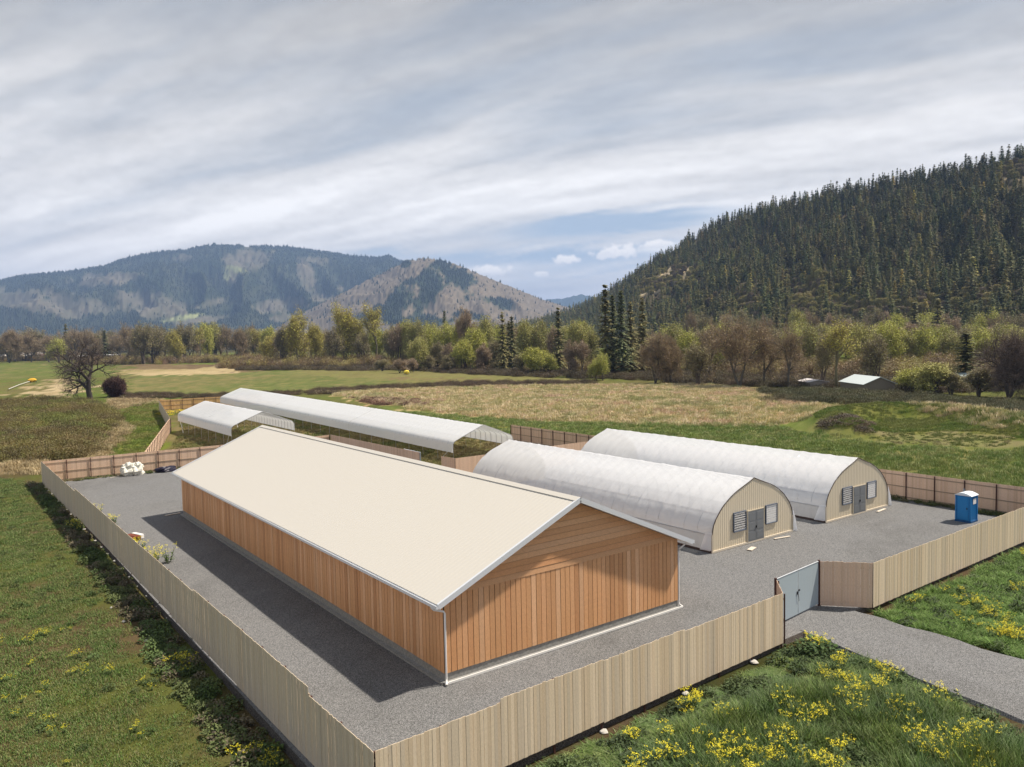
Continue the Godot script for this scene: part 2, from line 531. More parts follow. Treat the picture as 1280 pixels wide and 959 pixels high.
func ground() -> void:
	land_cover()
	# one sheet from under the camera to beyond the mountains, finer where there is something to see
	var az: Array = []
	var t := -180.0
	while t < 180.0:
		az.append(t)
		t += 0.3 if t > -8.0 and t < 82.0 else 3.0
	az.append(180.0)
	var rad: Array = [0.0]
	var r := 3.0
	while r < 16000.0:
		rad.append(r)
		r *= 1.022 if r < 700.0 else 1.12
	var pos := PackedVector3Array()
	var nor := PackedVector3Array()
	var tex := PackedVector2Array()
	var col := PackedColorArray()
	var ind := PackedInt32Array()
	var cols := az.size()
	for i in rad.size():
		for j in cols:
			var an := deg_to_rad(az[j])
			var x: float = CAM.x + sin(an) * rad[i]
			var z: float = CAM.z - cos(an) * rad[i]
			var seen: bool = az[j] > -10.0 and az[j] < 84.0
			var y := ground_y(x, z) if rad[i] < 500.0 else -0.25
			pos.append(Vector3(x, y, z))
			tex.append(Vector2(x, z))
			col.append(land_colour(x, z) if seen or rad[i] < 40.0 else Color(0.10, 0.105, 0.045))
			var e := 0.4
			if rad[i] < 300.0 and seen:
				nor.append(Vector3(ground_y(x - e, z) - ground_y(x + e, z), 2.0 * e, ground_y(x, z - e) - ground_y(x, z + e)).normalized())
			else:
				nor.append(Vector3.UP)
	for i in rad.size() - 1:
		for j in cols - 1:
			var p := i * cols + j
			ind.append_array([p, p + cols, p + cols + 1, p, p + cols + 1, p + 1])
	var arr := []
	arr.resize(Mesh.ARRAY_MAX)
	arr[Mesh.ARRAY_VERTEX] = pos
	arr[Mesh.ARRAY_NORMAL] = nor
	arr[Mesh.ARRAY_TEX_UV] = tex
	arr[Mesh.ARRAY_COLOR] = col
	arr[Mesh.ARRAY_INDEX] = ind
	var m := ArrayMesh.new()
	m.add_surface_from_arrays(Mesh.PRIMITIVE_TRIANGLES, arr)
	m.surface_set_material(0, M.terrain)
	struct("ground", m)

func polar(az: float, d: float, y: float) -> Vector3:
	return Vector3(CAM.x + sin(deg_to_rad(az)) * d, y, CAM.z - cos(deg_to_rad(az)) * d)

# A range is a skyline [[azimuth, elevation seen from the site], ...] with its ridge and foot distances.
func range_point(k: Dictionary, az: float, t: float) -> Vector3:
	var dr := lut(k.ridge, az)
	var df := lut(k.foot, az)
	var top := tan(deg_to_rad(lut(k.sky, az))) * dr + CAM.y
	var d := lerpf(df, dr, t)
	var y := top * pow(minf(t, 1.0), k.curve)
	var p := polar(az, d, 0)
	var rough: float = k.rough
	var g: FastNoiseLite = k.noise
	# spurs and gullies run down the fall line
	var fold: FastNoiseLite = k.get("soft", g)
	var gully := 1.0 - absf(fold.get_noise_2d(az * k.ribs + t * 30.0, t * k.get("fold", 40.0))) * 2.6
	var lumps := g.get_noise_2d(p.x * k.scale, p.z * k.scale)
	y += top * rough * (0.75 * (gully - 0.5) + 0.7 * lumps) * sin(PI * clampf(t, 0.0, 1.0)) * 0.9
	y += top * 0.03 * g.get_noise_2d(az * 200.0, t * 500.0) * minf(t * 3.0, 1.0)
	if t > 1.0:
		y = top * (1.0 - (t - 1.0) * 1.3)
	return Vector3(p.x, y - 0.4, p.z)

func range_mesh(k: Dictionary, a0: float, a1: float, da: float, rows: int, paint: Callable) -> ArrayMesh:
	var pos: Array = []
	var colours: Array = []
	var n := int((a1 - a0) / da) + 1
	for i in rows + 6:
		var t := float(i) / rows
		var row := PackedVector3Array()
		var crow := PackedColorArray()
		for j in n:
			var az := a0 + da * j
			row.append(range_point(k, az, t))
			crow.append(paint.call(az, t, row[j]))
		pos.append(row)
		colours.append(crow)
	var v := PackedVector3Array()
	var nn := PackedVector3Array()
	var c := PackedColorArray()
	var ind := PackedInt32Array()
	for i in pos.size():
		for j in n:
			v.append(pos[i][j])
			c.append(colours[i][j])
			var dx: Vector3 = pos[i][mini(j + 1, n - 1)] - pos[i][maxi(j - 1, 0)]
			var dz: Vector3 = pos[mini(i + 1, pos.size() - 1)][j] - pos[maxi(i - 1, 0)][j]
			nn.append(dx.cross(dz).normalized())
	for i in pos.size() - 1:
		for j in n - 1:
			var p := i * n + j
			ind.append_array([p, p + n, p + n + 1, p, p + n + 1, p + 1])
	var arr := []
	arr.resize(Mesh.ARRAY_MAX)
	arr[Mesh.ARRAY_VERTEX] = v
	arr[Mesh.ARRAY_NORMAL] = nn
	arr[Mesh.ARRAY_COLOR] = c
	arr[Mesh.ARRAY_INDEX] = ind
	var m := ArrayMesh.new()
	m.add_surface_from_arrays(Mesh.PRIMITIVE_TRIANGLES, arr)
	m.surface_set_material(0, M.far)
	return m

func blob(az: float, el: float, list: Array, wob: float) -> float:
	# how deep inside one of the patches [azimuth, elevation, half width, half height, tilt] a slope point lies
	var best := 0.0
	for q in list:
		var dx: float = (az - q[0]) / q[2]
		var dy: float = (el - q[1] - (az - q[0]) * q[4]) / q[3]
		best = maxf(best, 1.15 - dx * dx - dy * dy + wob)
	return clampf(best, 0.0, 1.0)

func patchy(g: FastNoiseLite, az: float, el: float) -> float:
	return 1.1 * g.get_noise_2d(az * 30.0, el * 34.0) + 0.7 * g.get_noise_2d(az * 120.0 + 70.0, el * 140.0)

func elevation(p: Vector3) -> float:
	return rad_to_deg(atan2(p.y - CAM.y, Vector2(p.x - CAM.x, p.z - CAM.z).length()))

const CUT := Color(0.135, 0.122, 0.092)
const MEADOW := Color(0.24, 0.26, 0.13)
const WOODS := Color(0.036, 0.048, 0.028)

func mountains() -> void:
	var g := FastNoiseLite.new()
	g.seed = 31
	g.frequency = 0.02
	g.fractal_octaves = 4
	var soft := FastNoiseLite.new()
	soft.seed = 33
	soft.frequency = 0.02
	soft.fractal_octaves = 2
	var left := {"soft": soft, "sky": [[-12.0, 3.6], [0.8, 3.85], [3.95, 3.96], [5.2, 4.28], [6.48, 4.45], [8.25, 4.69], [9.61, 4.97], [10.55, 5.4], [11.97, 5.79], [12.94, 5.97], [14.4, 6.11], [15.4, 6.34], [16.16, 6.46], [17.94, 6.44], [20.03, 6.47], [21.09, 6.43], [23.24, 6.17], [25.42, 5.84], [27.09, 5.73], [27.93, 5.84], [29.05, 5.38], [30.44, 4.41], [32.13, 3.54], [35.56, 2.33], [40.16, 1.2]],
		"ridge": [[0, 7200.0], [40, 7200.0]], "foot": [[0, 3900.0], [40, 4400.0]], "curve": 1.0, "rough": 0.17, "ribs": 9.0, "fold": 60.0, "scale": 0.06, "noise": g}
	var mid := {"soft": soft, "sky": [[16.0, 0.05], [19.28, 0.5], [22.56, 2.24], [24.79, 3.34], [27.05, 4.44], [28.76, 5.27], [29.9, 5.6], [30.76, 5.71], [31.61, 5.47], [32.75, 5.23], [34.45, 4.47], [36.74, 3.51], [37.88, 3.03], [39.02, 2.55], [40.17, 2.18], [41.89, 1.62], [44.73, 0.99], [48.0, 0.3]],
		"ridge": [[16, 4600.0], [31, 4900.0], [48, 5200.0]], "foot": [[16, 3200.0], [31, 3000.0], [48, 3600.0]], "curve": 1.05, "rough": 0.16, "ribs": 10.0, "fold": 50.0, "scale": 0.07, "noise": g}
	var gap := {"sky": [[30.0, 1.6], [35.55, 2.1], [37.87, 2.4], [39.6, 2.59], [40.47, 2.63], [41.62, 2.89], [42.76, 2.63], [44.17, 2.14], [47.54, 1.49], [56.0, 1.2]],
		"ridge": [[30, 11500.0], [56, 11500.0]], "foot": [[30, 9000.0], [56, 9000.0]], "curve": 1.1, "rough": 0.2, "ribs": 12.0, "scale": 0.05, "noise": g}
	# clear-cuts and meadows, as seen from the valley
	var cuts_left := [[5.0, 2.9, 3.2, 0.8, -0.05], [7.6, 2.6, 2.6, 0.9, -0.1], [9.8, 4.2, 2.1, 0.45, 0.12], [12.4, 2.35, 2.8, 0.9, -0.22], [14.2, 5.6, 0.7, 0.25, 0.1], [18.6, 5.5, 1.9, 0.85, 0.1], [17.3, 4.4, 0.5, 0.5, 0.3], [22.3, 4.4, 0.75, 1.1, -0.6], [23.2, 5.5, 0.9, 0.35, -0.2], [20.3, 2.4, 1.9, 0.6, 0.1], [15.7, 2.5, 1.4, 0.25, 0.3], [23.6, 2.9, 1.0, 0.3, 0.0], [15.4, 1.5, 2.4, 0.25, 0.1], [21.0, 1.6, 2.2, 0.28, 0.05], [24.5, 3.6, 0.4, 0.3, 0.0]]
	var green_left := [[14.1, 1.65, 1.5, 0.2, 0.2], [17.6, 4.9, 0.8, 0.22, -0.15], [17.0, 4.4, 0.25, 0.35, 0.0]]
	var woods_mid := [[30.6, 3.7, 1.3, 1.6, 0.75], [28.6, 2.6, 1.9, 1.1, 0.75], [33.0, 4.0, 1.2, 1.1, -0.5], [31.8, 4.9, 1.1, 0.45, -0.4], [26.6, 1.7, 1.6, 0.6, 0.4], [30.0, 1.2, 2.6, 0.5, 0.0], [35.6, 2.5, 1.3, 0.45, -0.3], [33.6, 1.5, 1.3, 0.3, -0.1], [29.2, 5.2, 0.4, 0.25, 0.4]]
	var paint_left := func(az: float, t: float, p: Vector3) -> Color:
		var el := elevation(p)
		var wob := patchy(g, az, el)
		var k := WOODS.lerp(CUT, 0.95 * smoothstep(0.15, 0.8, blob(az, el, cuts_left, wob)))
		k = k.lerp(MEADOW, smoothstep(0.2, 0.6, blob(az, el, green_left, wob * 0.4)))
		k = k.lerp(Color(0.075, 0.078, 0.05), clampf(0.25 + 1.2 * g.get_noise_2d(az * 22.0 + 9.0, el * 26.0), 0.0, 0.45))
		return k * (1.0 + 0.35 * g.get_noise_2d(p.x * 1.5, p.z * 1.5))
	var paint_mid := func(az: float, t: float, p: Vector3) -> Color:
		var wob := patchy(g, az, elevation(p))
		var k := Color(0.16, 0.132, 0.095).lerp(WOODS, smoothstep(0.1, 0.55, blob(az, elevation(p), woods_mid, wob)))
		return k * (1.0 + 0.4 * g.get_noise_2d(p.x * 1.7, p.z * 1.7))
	var paint_gap := func(_az: float, _t: float, p: Vector3) -> Color:
		return WOODS * (1.2 + 0.5 * g.get_noise_2d(p.x * 0.5, p.z * 0.5))
	struct("mountain", range_mesh(gap, 30.0, 56.0, 0.12, 24, paint_gap))
	struct("mountain", range_mesh(left, -12.0, 40.0, 0.11, 70, paint_left))
	struct("mountain", range_mesh(mid, 16.0, 48.0, 0.11, 60, paint_mid))
	# woods on the slopes
	var cone := MB.new()
	for k in 5:
		var a := TAU * k / 5.0
		var b := TAU * (k + 1) / 5.0
		cone.tri(Vector3(sin(b) * 0.22, 0, cos(b) * 0.22), Vector3(0, 1, 0), Vector3(sin(a) * 0.22, 0, cos(a) * 0.22))
	var m := cone.mesh(M.needle)
	var places: Array = []
	var tints: Array = []
	for i in 70000:
		var is_left := i % 5 < 3
		var k := left if is_left else mid
		var az := rng.randf_range(-1.0, 36.0) if is_left else rng.randf_range(20.0, 46.0)
		var t := rng.randf_range(0.02, 1.01)
		if rng.randf() < 0.12:
			t = rng.randf_range(0.96, 1.005)
		var p := range_point(k, az, t)
		var el := elevation(p)
		var wob := patchy(g, az, el)
		var open := blob(az, el, cuts_left, wob) + blob(az, el, green_left, wob * 0.4) if is_left else 1.0 - blob(az, el, woods_mid, wob)
		if open > 0.35 and rng.randf() > 0.025:
			continue
		var hh := rng.randf_range(10.0, 22.0)
		places.append(Transform3D(Basis().scaled(Vector3(hh * 1.15, hh, hh * 1.15)), p - Vector3(0, 1, 0)))
		var c := rng.randf_range(0.7, 1.3)
		tints.append(Color(0.034 * c, 0.048 * c, 0.026 * c))
	# a belt of woods on the valley floor in front of the mountains
	for i in 5200:
		var az := rng.randf_range(-2.0, 40.0)
		var d := rng.randf_range(1500.0, 3000.0)
		var hh := rng.randf_range(10.0, 26.0)
		places.append(Transform3D(Basis().scaled(Vector3(hh * 1.5, hh, hh * 1.5)), polar(az, d, -0.5)))
		var c := rng.randf_range(0.7, 1.4)
		tints.append(Color(0.04 * c, 0.046 * c, 0.026 * c) if rng.randf() < 0.65 else Color(0.085 * c, 0.068 * c, 0.04 * c))
	var woods := many("distant_woods", m, places, tints)
	tag(woods, "dark conifer woods covering the distant mountain slopes and far valley floor", "woods")

var hill := {}
var hill_clear := [[48.1, 3.9, 2.0, 0.75, 0.25], [47.0, 3.2, 1.4, 0.4, 0.3], [57.0, 2.1, 1.0, 1.1, 0.0], [63.5, 0.9, 3.4, 0.35, 0.05], [69.6, 9.25, 1.6, 0.55, 0.1], [53.0, 1.5, 0.6, 0.4, 0.0], [60.0, 0.8, 1.4, 0.4, 0.0]]

func hillside() -> void:
	var g := FastNoiseLite.new()
	g.seed = 47
	g.frequency = 0.02
	g.fractal_octaves = 4
	hill = {"sky": [[26.0, 0.02], [32.04, 0.1], [36.68, 0.5], [39.58, 1.2], [41.32, 1.75], [43.61, 2.84], [45.9, 4.4], [47.58, 5.4], [48.69, 6.0], [51.41, 7.4], [54.06, 8.1], [56.63, 8.5], [59.61, 9.0], [61.52, 9.15], [63.83, 9.4], [66.04, 9.55], [67.74, 9.8], [69.38, 9.98], [72.11, 10.14], [75.72, 9.8], [80.54, 8.19], [92.0, 6.0]],
		"ridge": [[26, 2300.0], [40, 1750.0], [46, 1400.0], [55, 1150.0], [70, 1000.0], [92, 1000.0]], "foot": [[26, 1500.0], [40, 1000.0], [46, 720.0], [55, 600.0], [70, 520.0], [92, 500.0]], "curve": 1.12, "rough": 0.10, "ribs": 12.0, "scale": 0.25, "noise": g}
	var paint := func(az: float, t: float, p: Vector3) -> Color:
		var wob := 0.5 * g.get_noise_2d(p.x * 1.2, p.z * 1.2) + 0.3 * g.get_noise_2d(p.x * 4.0, p.z * 4.0)
		var k := Color(0.0938, 0.0792, 0.0483).lerp(Color(0.575, 0.462, 0.287), smoothstep(0.1, 0.7, blob(az, elevation(p), hill_clear, wob)))
		return k * (1.0 + 0.5 * g.get_noise_2d(p.x * 5.0, p.z * 5.0))
	struct("hill", range_mesh(hill, 26.0, 92.0, 0.2, 60, paint))
	var kinds: Array = []
	for i in 4:
		kinds.append(conifer(100 + i, 20.0, [4.6, 4.0, 5.2, 4.3][i], 17, 7, 0.12, 1.5, [Color(0.116, 0.131, 0.0459), Color(0.139, 0.151, 0.0503), Color(0.102, 0.123, 0.0481), Color(0.153, 0.151, 0.0546)][i]))
	var spots: Array = []
	for i in 16500:
		var az := rng.randf_range(33.0, 80.0)
		var dr := lut(hill.ridge, az)
		var df := lut(hill.foot, az)
		var t := sqrt(rng.randf_range(pow(df / dr, 2.0), 1.03)) * dr
		t = (t - df) / (dr - df)
		if t > 1.02 or t < 0.03:
			continue
		var p := range_point(hill, az, t)
		var wob := 0.5 * g.get_noise_2d(p.x * 1.2, p.z * 1.2) + 0.3 * g.get_noise_2d(p.x * 4.0, p.z * 4.0)
		if maxf(maxf(blob(az, elevation(p), hill_clear, wob), blob(az, elevation(p) + 0.45, hill_clear, wob)), blob(az, elevation(p) + 0.9, hill_clear, wob)) > 0.35 and rng.randf() > 0.06:
			continue
		if g.get_noise_2d(p.x * 2.0, p.z * 2.0) > 0.32 and rng.randf() < 0.7:
			continue
		spots.append([Vector2(p.x - CAM.x, p.z - CAM.z).length() + (0.0 if az < 71.0 else 5000.0), p])
	spots.sort_custom(func(a, b): return a[0] < b[0])
	var far_places: Array = [[], [], [], []]
	var far_tints: Array = [[], [], [], []]
	for i in spots.size():
		var k := rng.randi_range(0, 3)
		var s := rng.randf_range(0.42, 0.85) * rng.randf_range(0.8, 1.25)
		if rng.randf() < 0.12:
			s *= 0.6
		var wide := s * rng.randf_range(0.85, 1.2)
		var turn := rng.randf_range(0, TAU)
		if i < 300:
			var haz := rad_to_deg(atan2(spots[i][1].x - CAM.x, CAM.z - spots[i][1].z))
			var place := "above the tall valley firs" if haz < 47.6 else ("above the broad brown trees" if haz < 57.0 else ("above the pale metal shed" if haz < 65.0 else "above the turquoise roofed shed"))
			var o := thing("hillside_conifer", ("tall" if s > 0.95 else ("small" if s < 0.7 else "mid-sized")) + " dark green conifer low on the wooded hill " + place, "conifer", spots[i][1] - Vector3(0, 0.3, 0), turn, "conifers on the lower slope of the wooded hill")
			part("trunk", kinds[k][0], o)
			part("crown", kinds[k][1], o)
			o.scale = Vector3(wide, s, wide)
		else:
			far_places[k].append(Transform3D(Basis(Vector3.UP, turn).scaled(Vector3(wide, s, wide)), spots[i][1] - Vector3(0, 0.3, 0)))
			var c := rng.randf_range(0.65, 1.45)
			far_tints[k].append(Color(c * rng.randf_range(0.85, 1.3), c, c * rng.randf_range(0.8, 1.05)) if rng.randf() > 0.05 else Color(2.6 * c, 2.1 * c, 1.6 * c))
	var forest := thing("conifer_forest", "dense dark conifer forest covering the hill up to its ridge", "forest")
	forest.set_meta("kind", "stuff")
	for k in 4:
		many("trees", kinds[k][1], far_places[k], far_tints[k], forest)
	# leafless and budding scrub on the open patches
	var scrub: Array = []
	var scrub_t: Array = []
	var bush: Array = broadleaf(400, {"h": 7.0, "r": 3.2, "stems": 3, "clear": 0.12, "depth": 3, "leaves": 22, "leaf": 0.5, "twigs": 10, "twig": 1.1, "pal": [Color(0.8, 0.75, 0.6), Color(1, 1, 1)], "bark": Color(0.6, 0.55, 0.5), "up": 0.3, "spread": 0.8})
	for i in 2200:
		var q: Array = hill_clear[rng.randi_range(0, hill_clear.size() - 1)] if i % 3 > 0 else [rng.randf_range(46.0, 72.0), rng.randf_range(0.2, 1.6), 1.0, 0.5, 0.0]
		var az: float = q[0] + rng.randf_range(-1.3, 1.3) * q[2]
		var el: float = q[1] + rng.randf_range(-1.3, 1.3) * q[3]
		# find the place on the slope at that height
		for s in 40:
			var p := range_point(hill, az, s / 40.0)
			if elevation(p) >= el:
				var b := rng.randf_range(0.5, 1.1)
				scrub.append(Transform3D(Basis(Vector3.UP, rng.randf_range(0, TAU)).scaled(Vector3(b, b * rng.randf_range(0.7, 1.2), b)), p))
				scrub_t.append(pick([Color(0.50, 0.45, 0.22), Color(0.36, 0.34, 0.14), Color(0.44, 0.43, 0.17), Color(0.32, 0.27, 0.20)]))
				break
	var sc := many("hill_scrub", bush[1], scrub, scrub_t)
	tag(sc, "pale budding scrub on the open patches of the wooded hill", "scrub")

# ---- plants: each maker returns [trunk mesh, crown mesh] in metres, standing at the origin

func conifer(sd: int, h: float, r: float, levels: int, arms: int, clear: float, spray: float, lin: Color, taper := 0.66) -> Array:
	var q := RandomNumberGenerator.new()
	q.seed = sd
	var t := MB.new()
	t.col = Color(0.085, 0.062, 0.045)
	t.tube([Vector3.ZERO, Vector3(0.05 * h * 0.1, h * 0.5, 0), Vector3(0, h * 0.98, 0)], [h * 0.016, h * 0.010, h * 0.002], 6)
	var c := MB.new()
	for i in levels:
		var f := (i + q.randf_range(-0.9, 0.9)) / levels
		f = clampf(f, 0.0, 1.0)
		var y := h * lerpf(clear, 0.985, f)
		var reach := r * pow(1.0 - f, taper) * (0.55 + 0.45 * smoothstep(0.0, 0.18, f)) + 0.25
		for k in arms:
			if q.randf() < 0.13:
				continue
			var an := TAU * (k + q.randf_range(-0.35, 0.35)) / arms + i * 1.1
			var l := reach * q.randf_range(0.45, 1.2)
			var dir := Vector3(sin(an), q.randf_range(-0.45, 0.12) + 0.35 * f, cos(an))
			var side := Vector3(cos(an), 0, -sin(an))
			var o := Vector3(0, y + q.randf_range(-0.5, 0.5) * h / levels, 0)
			var n := maxi(2, int(l / spray * 1.6))
			for s in n:
				var u := (s + 0.6) / n
				var w := spray * (1.15 - 0.55 * u) * q.randf_range(0.7, 1.15)
				var p := o + dir * l * u + Vector3(0, -0.18 * l * u * u, 0)
				var b := q.randf_range(0.72, 1.3)
				c.col = Color(lin.r * b * q.randf_range(0.9, 1.12), lin.g * b, lin.b * b)
				var tip := p + dir * w * 0.75 + Vector3(0, -w * 0.3, 0)
				var sl := side * w * 0.55
				c.tri(p - dir * w * 0.45 + Vector3(0, w * 0.12, 0), p - sl + Vector3(0, -w * 0.28, 0), tip)
				c.tri(p - dir * w * 0.45 + Vector3(0, w * 0.12, 0), tip, p + sl + Vector3(0, -w * 0.28, 0))
	return [t.mesh(M.bark), c.mesh(M.needle)]

func limb(q: RandomNumberGenerator, t: MB, tips: Array, p: Vector3, dir: Vector3, l: float, r: float, depth: int, k: Dictionary) -> void:
	var bend := Vector3(q.randf_range(-1, 1), q.randf_range(-0.6, 0.6), q.randf_range(-1, 1)) * l * 0.10
	var mid := p + dir * l * 0.5 + bend
	var end := p + dir * l + bend * 0.6
	t.tube([p, mid, end], [r, r * 0.84, r * 0.66], 6 if r > 0.12 else (4 if r > 0.04 else 3))
	if depth <= 1:
		tips.append([mid, dir, l])
		tips.append([end, dir, l])
	elif depth == 2:
		tips.append([end, dir, l])
	if depth <= 0:
		return
	var s1 := dir.cross(Vector3.RIGHT if absf(dir.x) < 0.7 else Vector3.UP).normalized()
	var s2 := dir.cross(s1)
	var turn := q.randf_range(0, TAU)
	# shoots from the middle reach outwards, those at the end carry on upwards
	var kids := 4 if depth >= 2 else 3
	for i in kids:
		var an := turn + TAU * (i + q.randf_range(-0.25, 0.25)) / kids * 1.6
		var at_mid := i < 2
		if at_mid and depth >= k.depth + 1 and q.randf() < 0.5:
			continue
		var out: Vector3 = (s1 * cos(an) + s2 * sin(an)) * k.spread * q.randf_range(0.7, 1.2) * (1.35 if at_mid else 0.8)
		var nd: Vector3 = (dir * (0.7 if at_mid else 1.0) + out + Vector3(0, k.up * q.randf_range(0.2, 1.3) * (0.4 if at_mid else 1.0), 0)).normalized()
		var from := p.lerp(end, q.randf_range(0.4, 0.75)) + bend * 0.5 if at_mid else end
		limb(q, t, tips, from, nd, l * q.randf_range(0.62, 0.86), r * q.randf_range(0.48, 0.64), depth - 1, k)

func broadleaf(sd: int, k: Dictionary) -> Array:
	var q := RandomNumberGenerator.new()
	q.seed = sd
	var t := MB.new()
	t.col = k.bark
	var tips: Array = []
	var h: float = k.h
	var stems: int = k.stems
	for s in stems:
		var lean := Vector3.ZERO
		if stems > 1:
			var an := TAU * (s + q.randf_range(-0.3, 0.3)) / stems
			lean = Vector3(sin(an), 0, cos(an)) * q.randf_range(0.2, 0.5) * k.r / h * 2.0
		var dir := (Vector3.UP + lean + Vector3(q.randf_range(-0.06, 0.06), 0, q.randf_range(-0.06, 0.06))).normalized()
		var r0: float = h * (0.021 if stems == 1 else 0.013) * k.get("thick", 1.0)
		limb(q, t, tips, Vector3(q.randf_range(-0.3, 0.3) * (stems - 1) * 0.5, -0.2, q.randf_range(-0.3, 0.3) * (stems - 1) * 0.5), dir, h * maxf(k.clear, 0.1), r0, k.depth + 1, k)
	# fit the skeleton's tips to the crown's height and width
	var top := 0.1
	var wide := 0.1
	for p in tips:
		top = maxf(top, p[0].y)
		wide = maxf(wide, Vector2(p[0].x, p[0].z).length())
	var fit := Vector3(k.r / wide * 0.93, h / top * 0.95, k.r / wide * 0.93)
	for i in t.v.size():
		t.v[i] = t.v[i] * fit
	var c := MB.new()
	for p in tips:
		var o: Vector3 = p[0] * fit
		for i in k.twigs:
			var d: Vector3 = (p[1] + Vector3(q.randf_range(-1, 1), q.randf_range(-0.7, 1), q.randf_range(-1, 1)) * 0.9).normalized()
			var l: float = k.twig * q.randf_range(0.6, 1.3)
			var s: Vector3 = d.cross(Vector3(q.randf_range(-1, 1), q.randf_range(-1, 1), q.randf_range(-1, 1))).normalized() * k.get("twig_w", 0.05)
			var b := q.randf_range(0.7, 1.25)
			var w: Color = k.get("twig_col", k.bark)
			c.col = Color(w.r * b, w.g * b, w.b * b)
			var f: Vector3 = o + Vector3(q.randf_range(-1, 1), q.randf_range(-1, 1), q.randf_range(-1, 1)) * k.twig * 0.5
			c.tri(f - s, f + s, f + d * l)
		for i in k.leaves:
			var e: Vector3 = Vector3(q.randfn(0, 1), q.randfn(0, 0.8), q.randfn(0, 1)) * k.get("loose", 0.75) * k.r * 0.16
			var face := (Vector3(q.randf_range(-1, 1), q.randf_range(-1, 1), q.randf_range(-1, 1)) + Vector3(0, 0.7, 0)).normalized()
			var a: Vector3 = face.cross(Vector3(q.randf_range(-1, 1), q.randf_range(-1, 1), q.randf_range(-1, 1))).normalized() * k.leaf
			var b2: Vector3 = face.cross(a).normalized() * k.leaf * 0.8
			var w: Color = k.pal[q.randi_range(0, k.pal.size() - 1)]
			var b := q.randf_range(0.75, 1.25)
			c.col = Color(w.r * b, w.g * b, w.b * b)
			var m: Vector3 = o + e
			if m.y > 0.15:
				c.tri(m - a * 0.5 - b2 * 0.5, m + a * 0.5 - b2 * 0.3, m + b2 * 0.7)
	return [t.mesh(M.bark), c.mesh(M.leaf)]

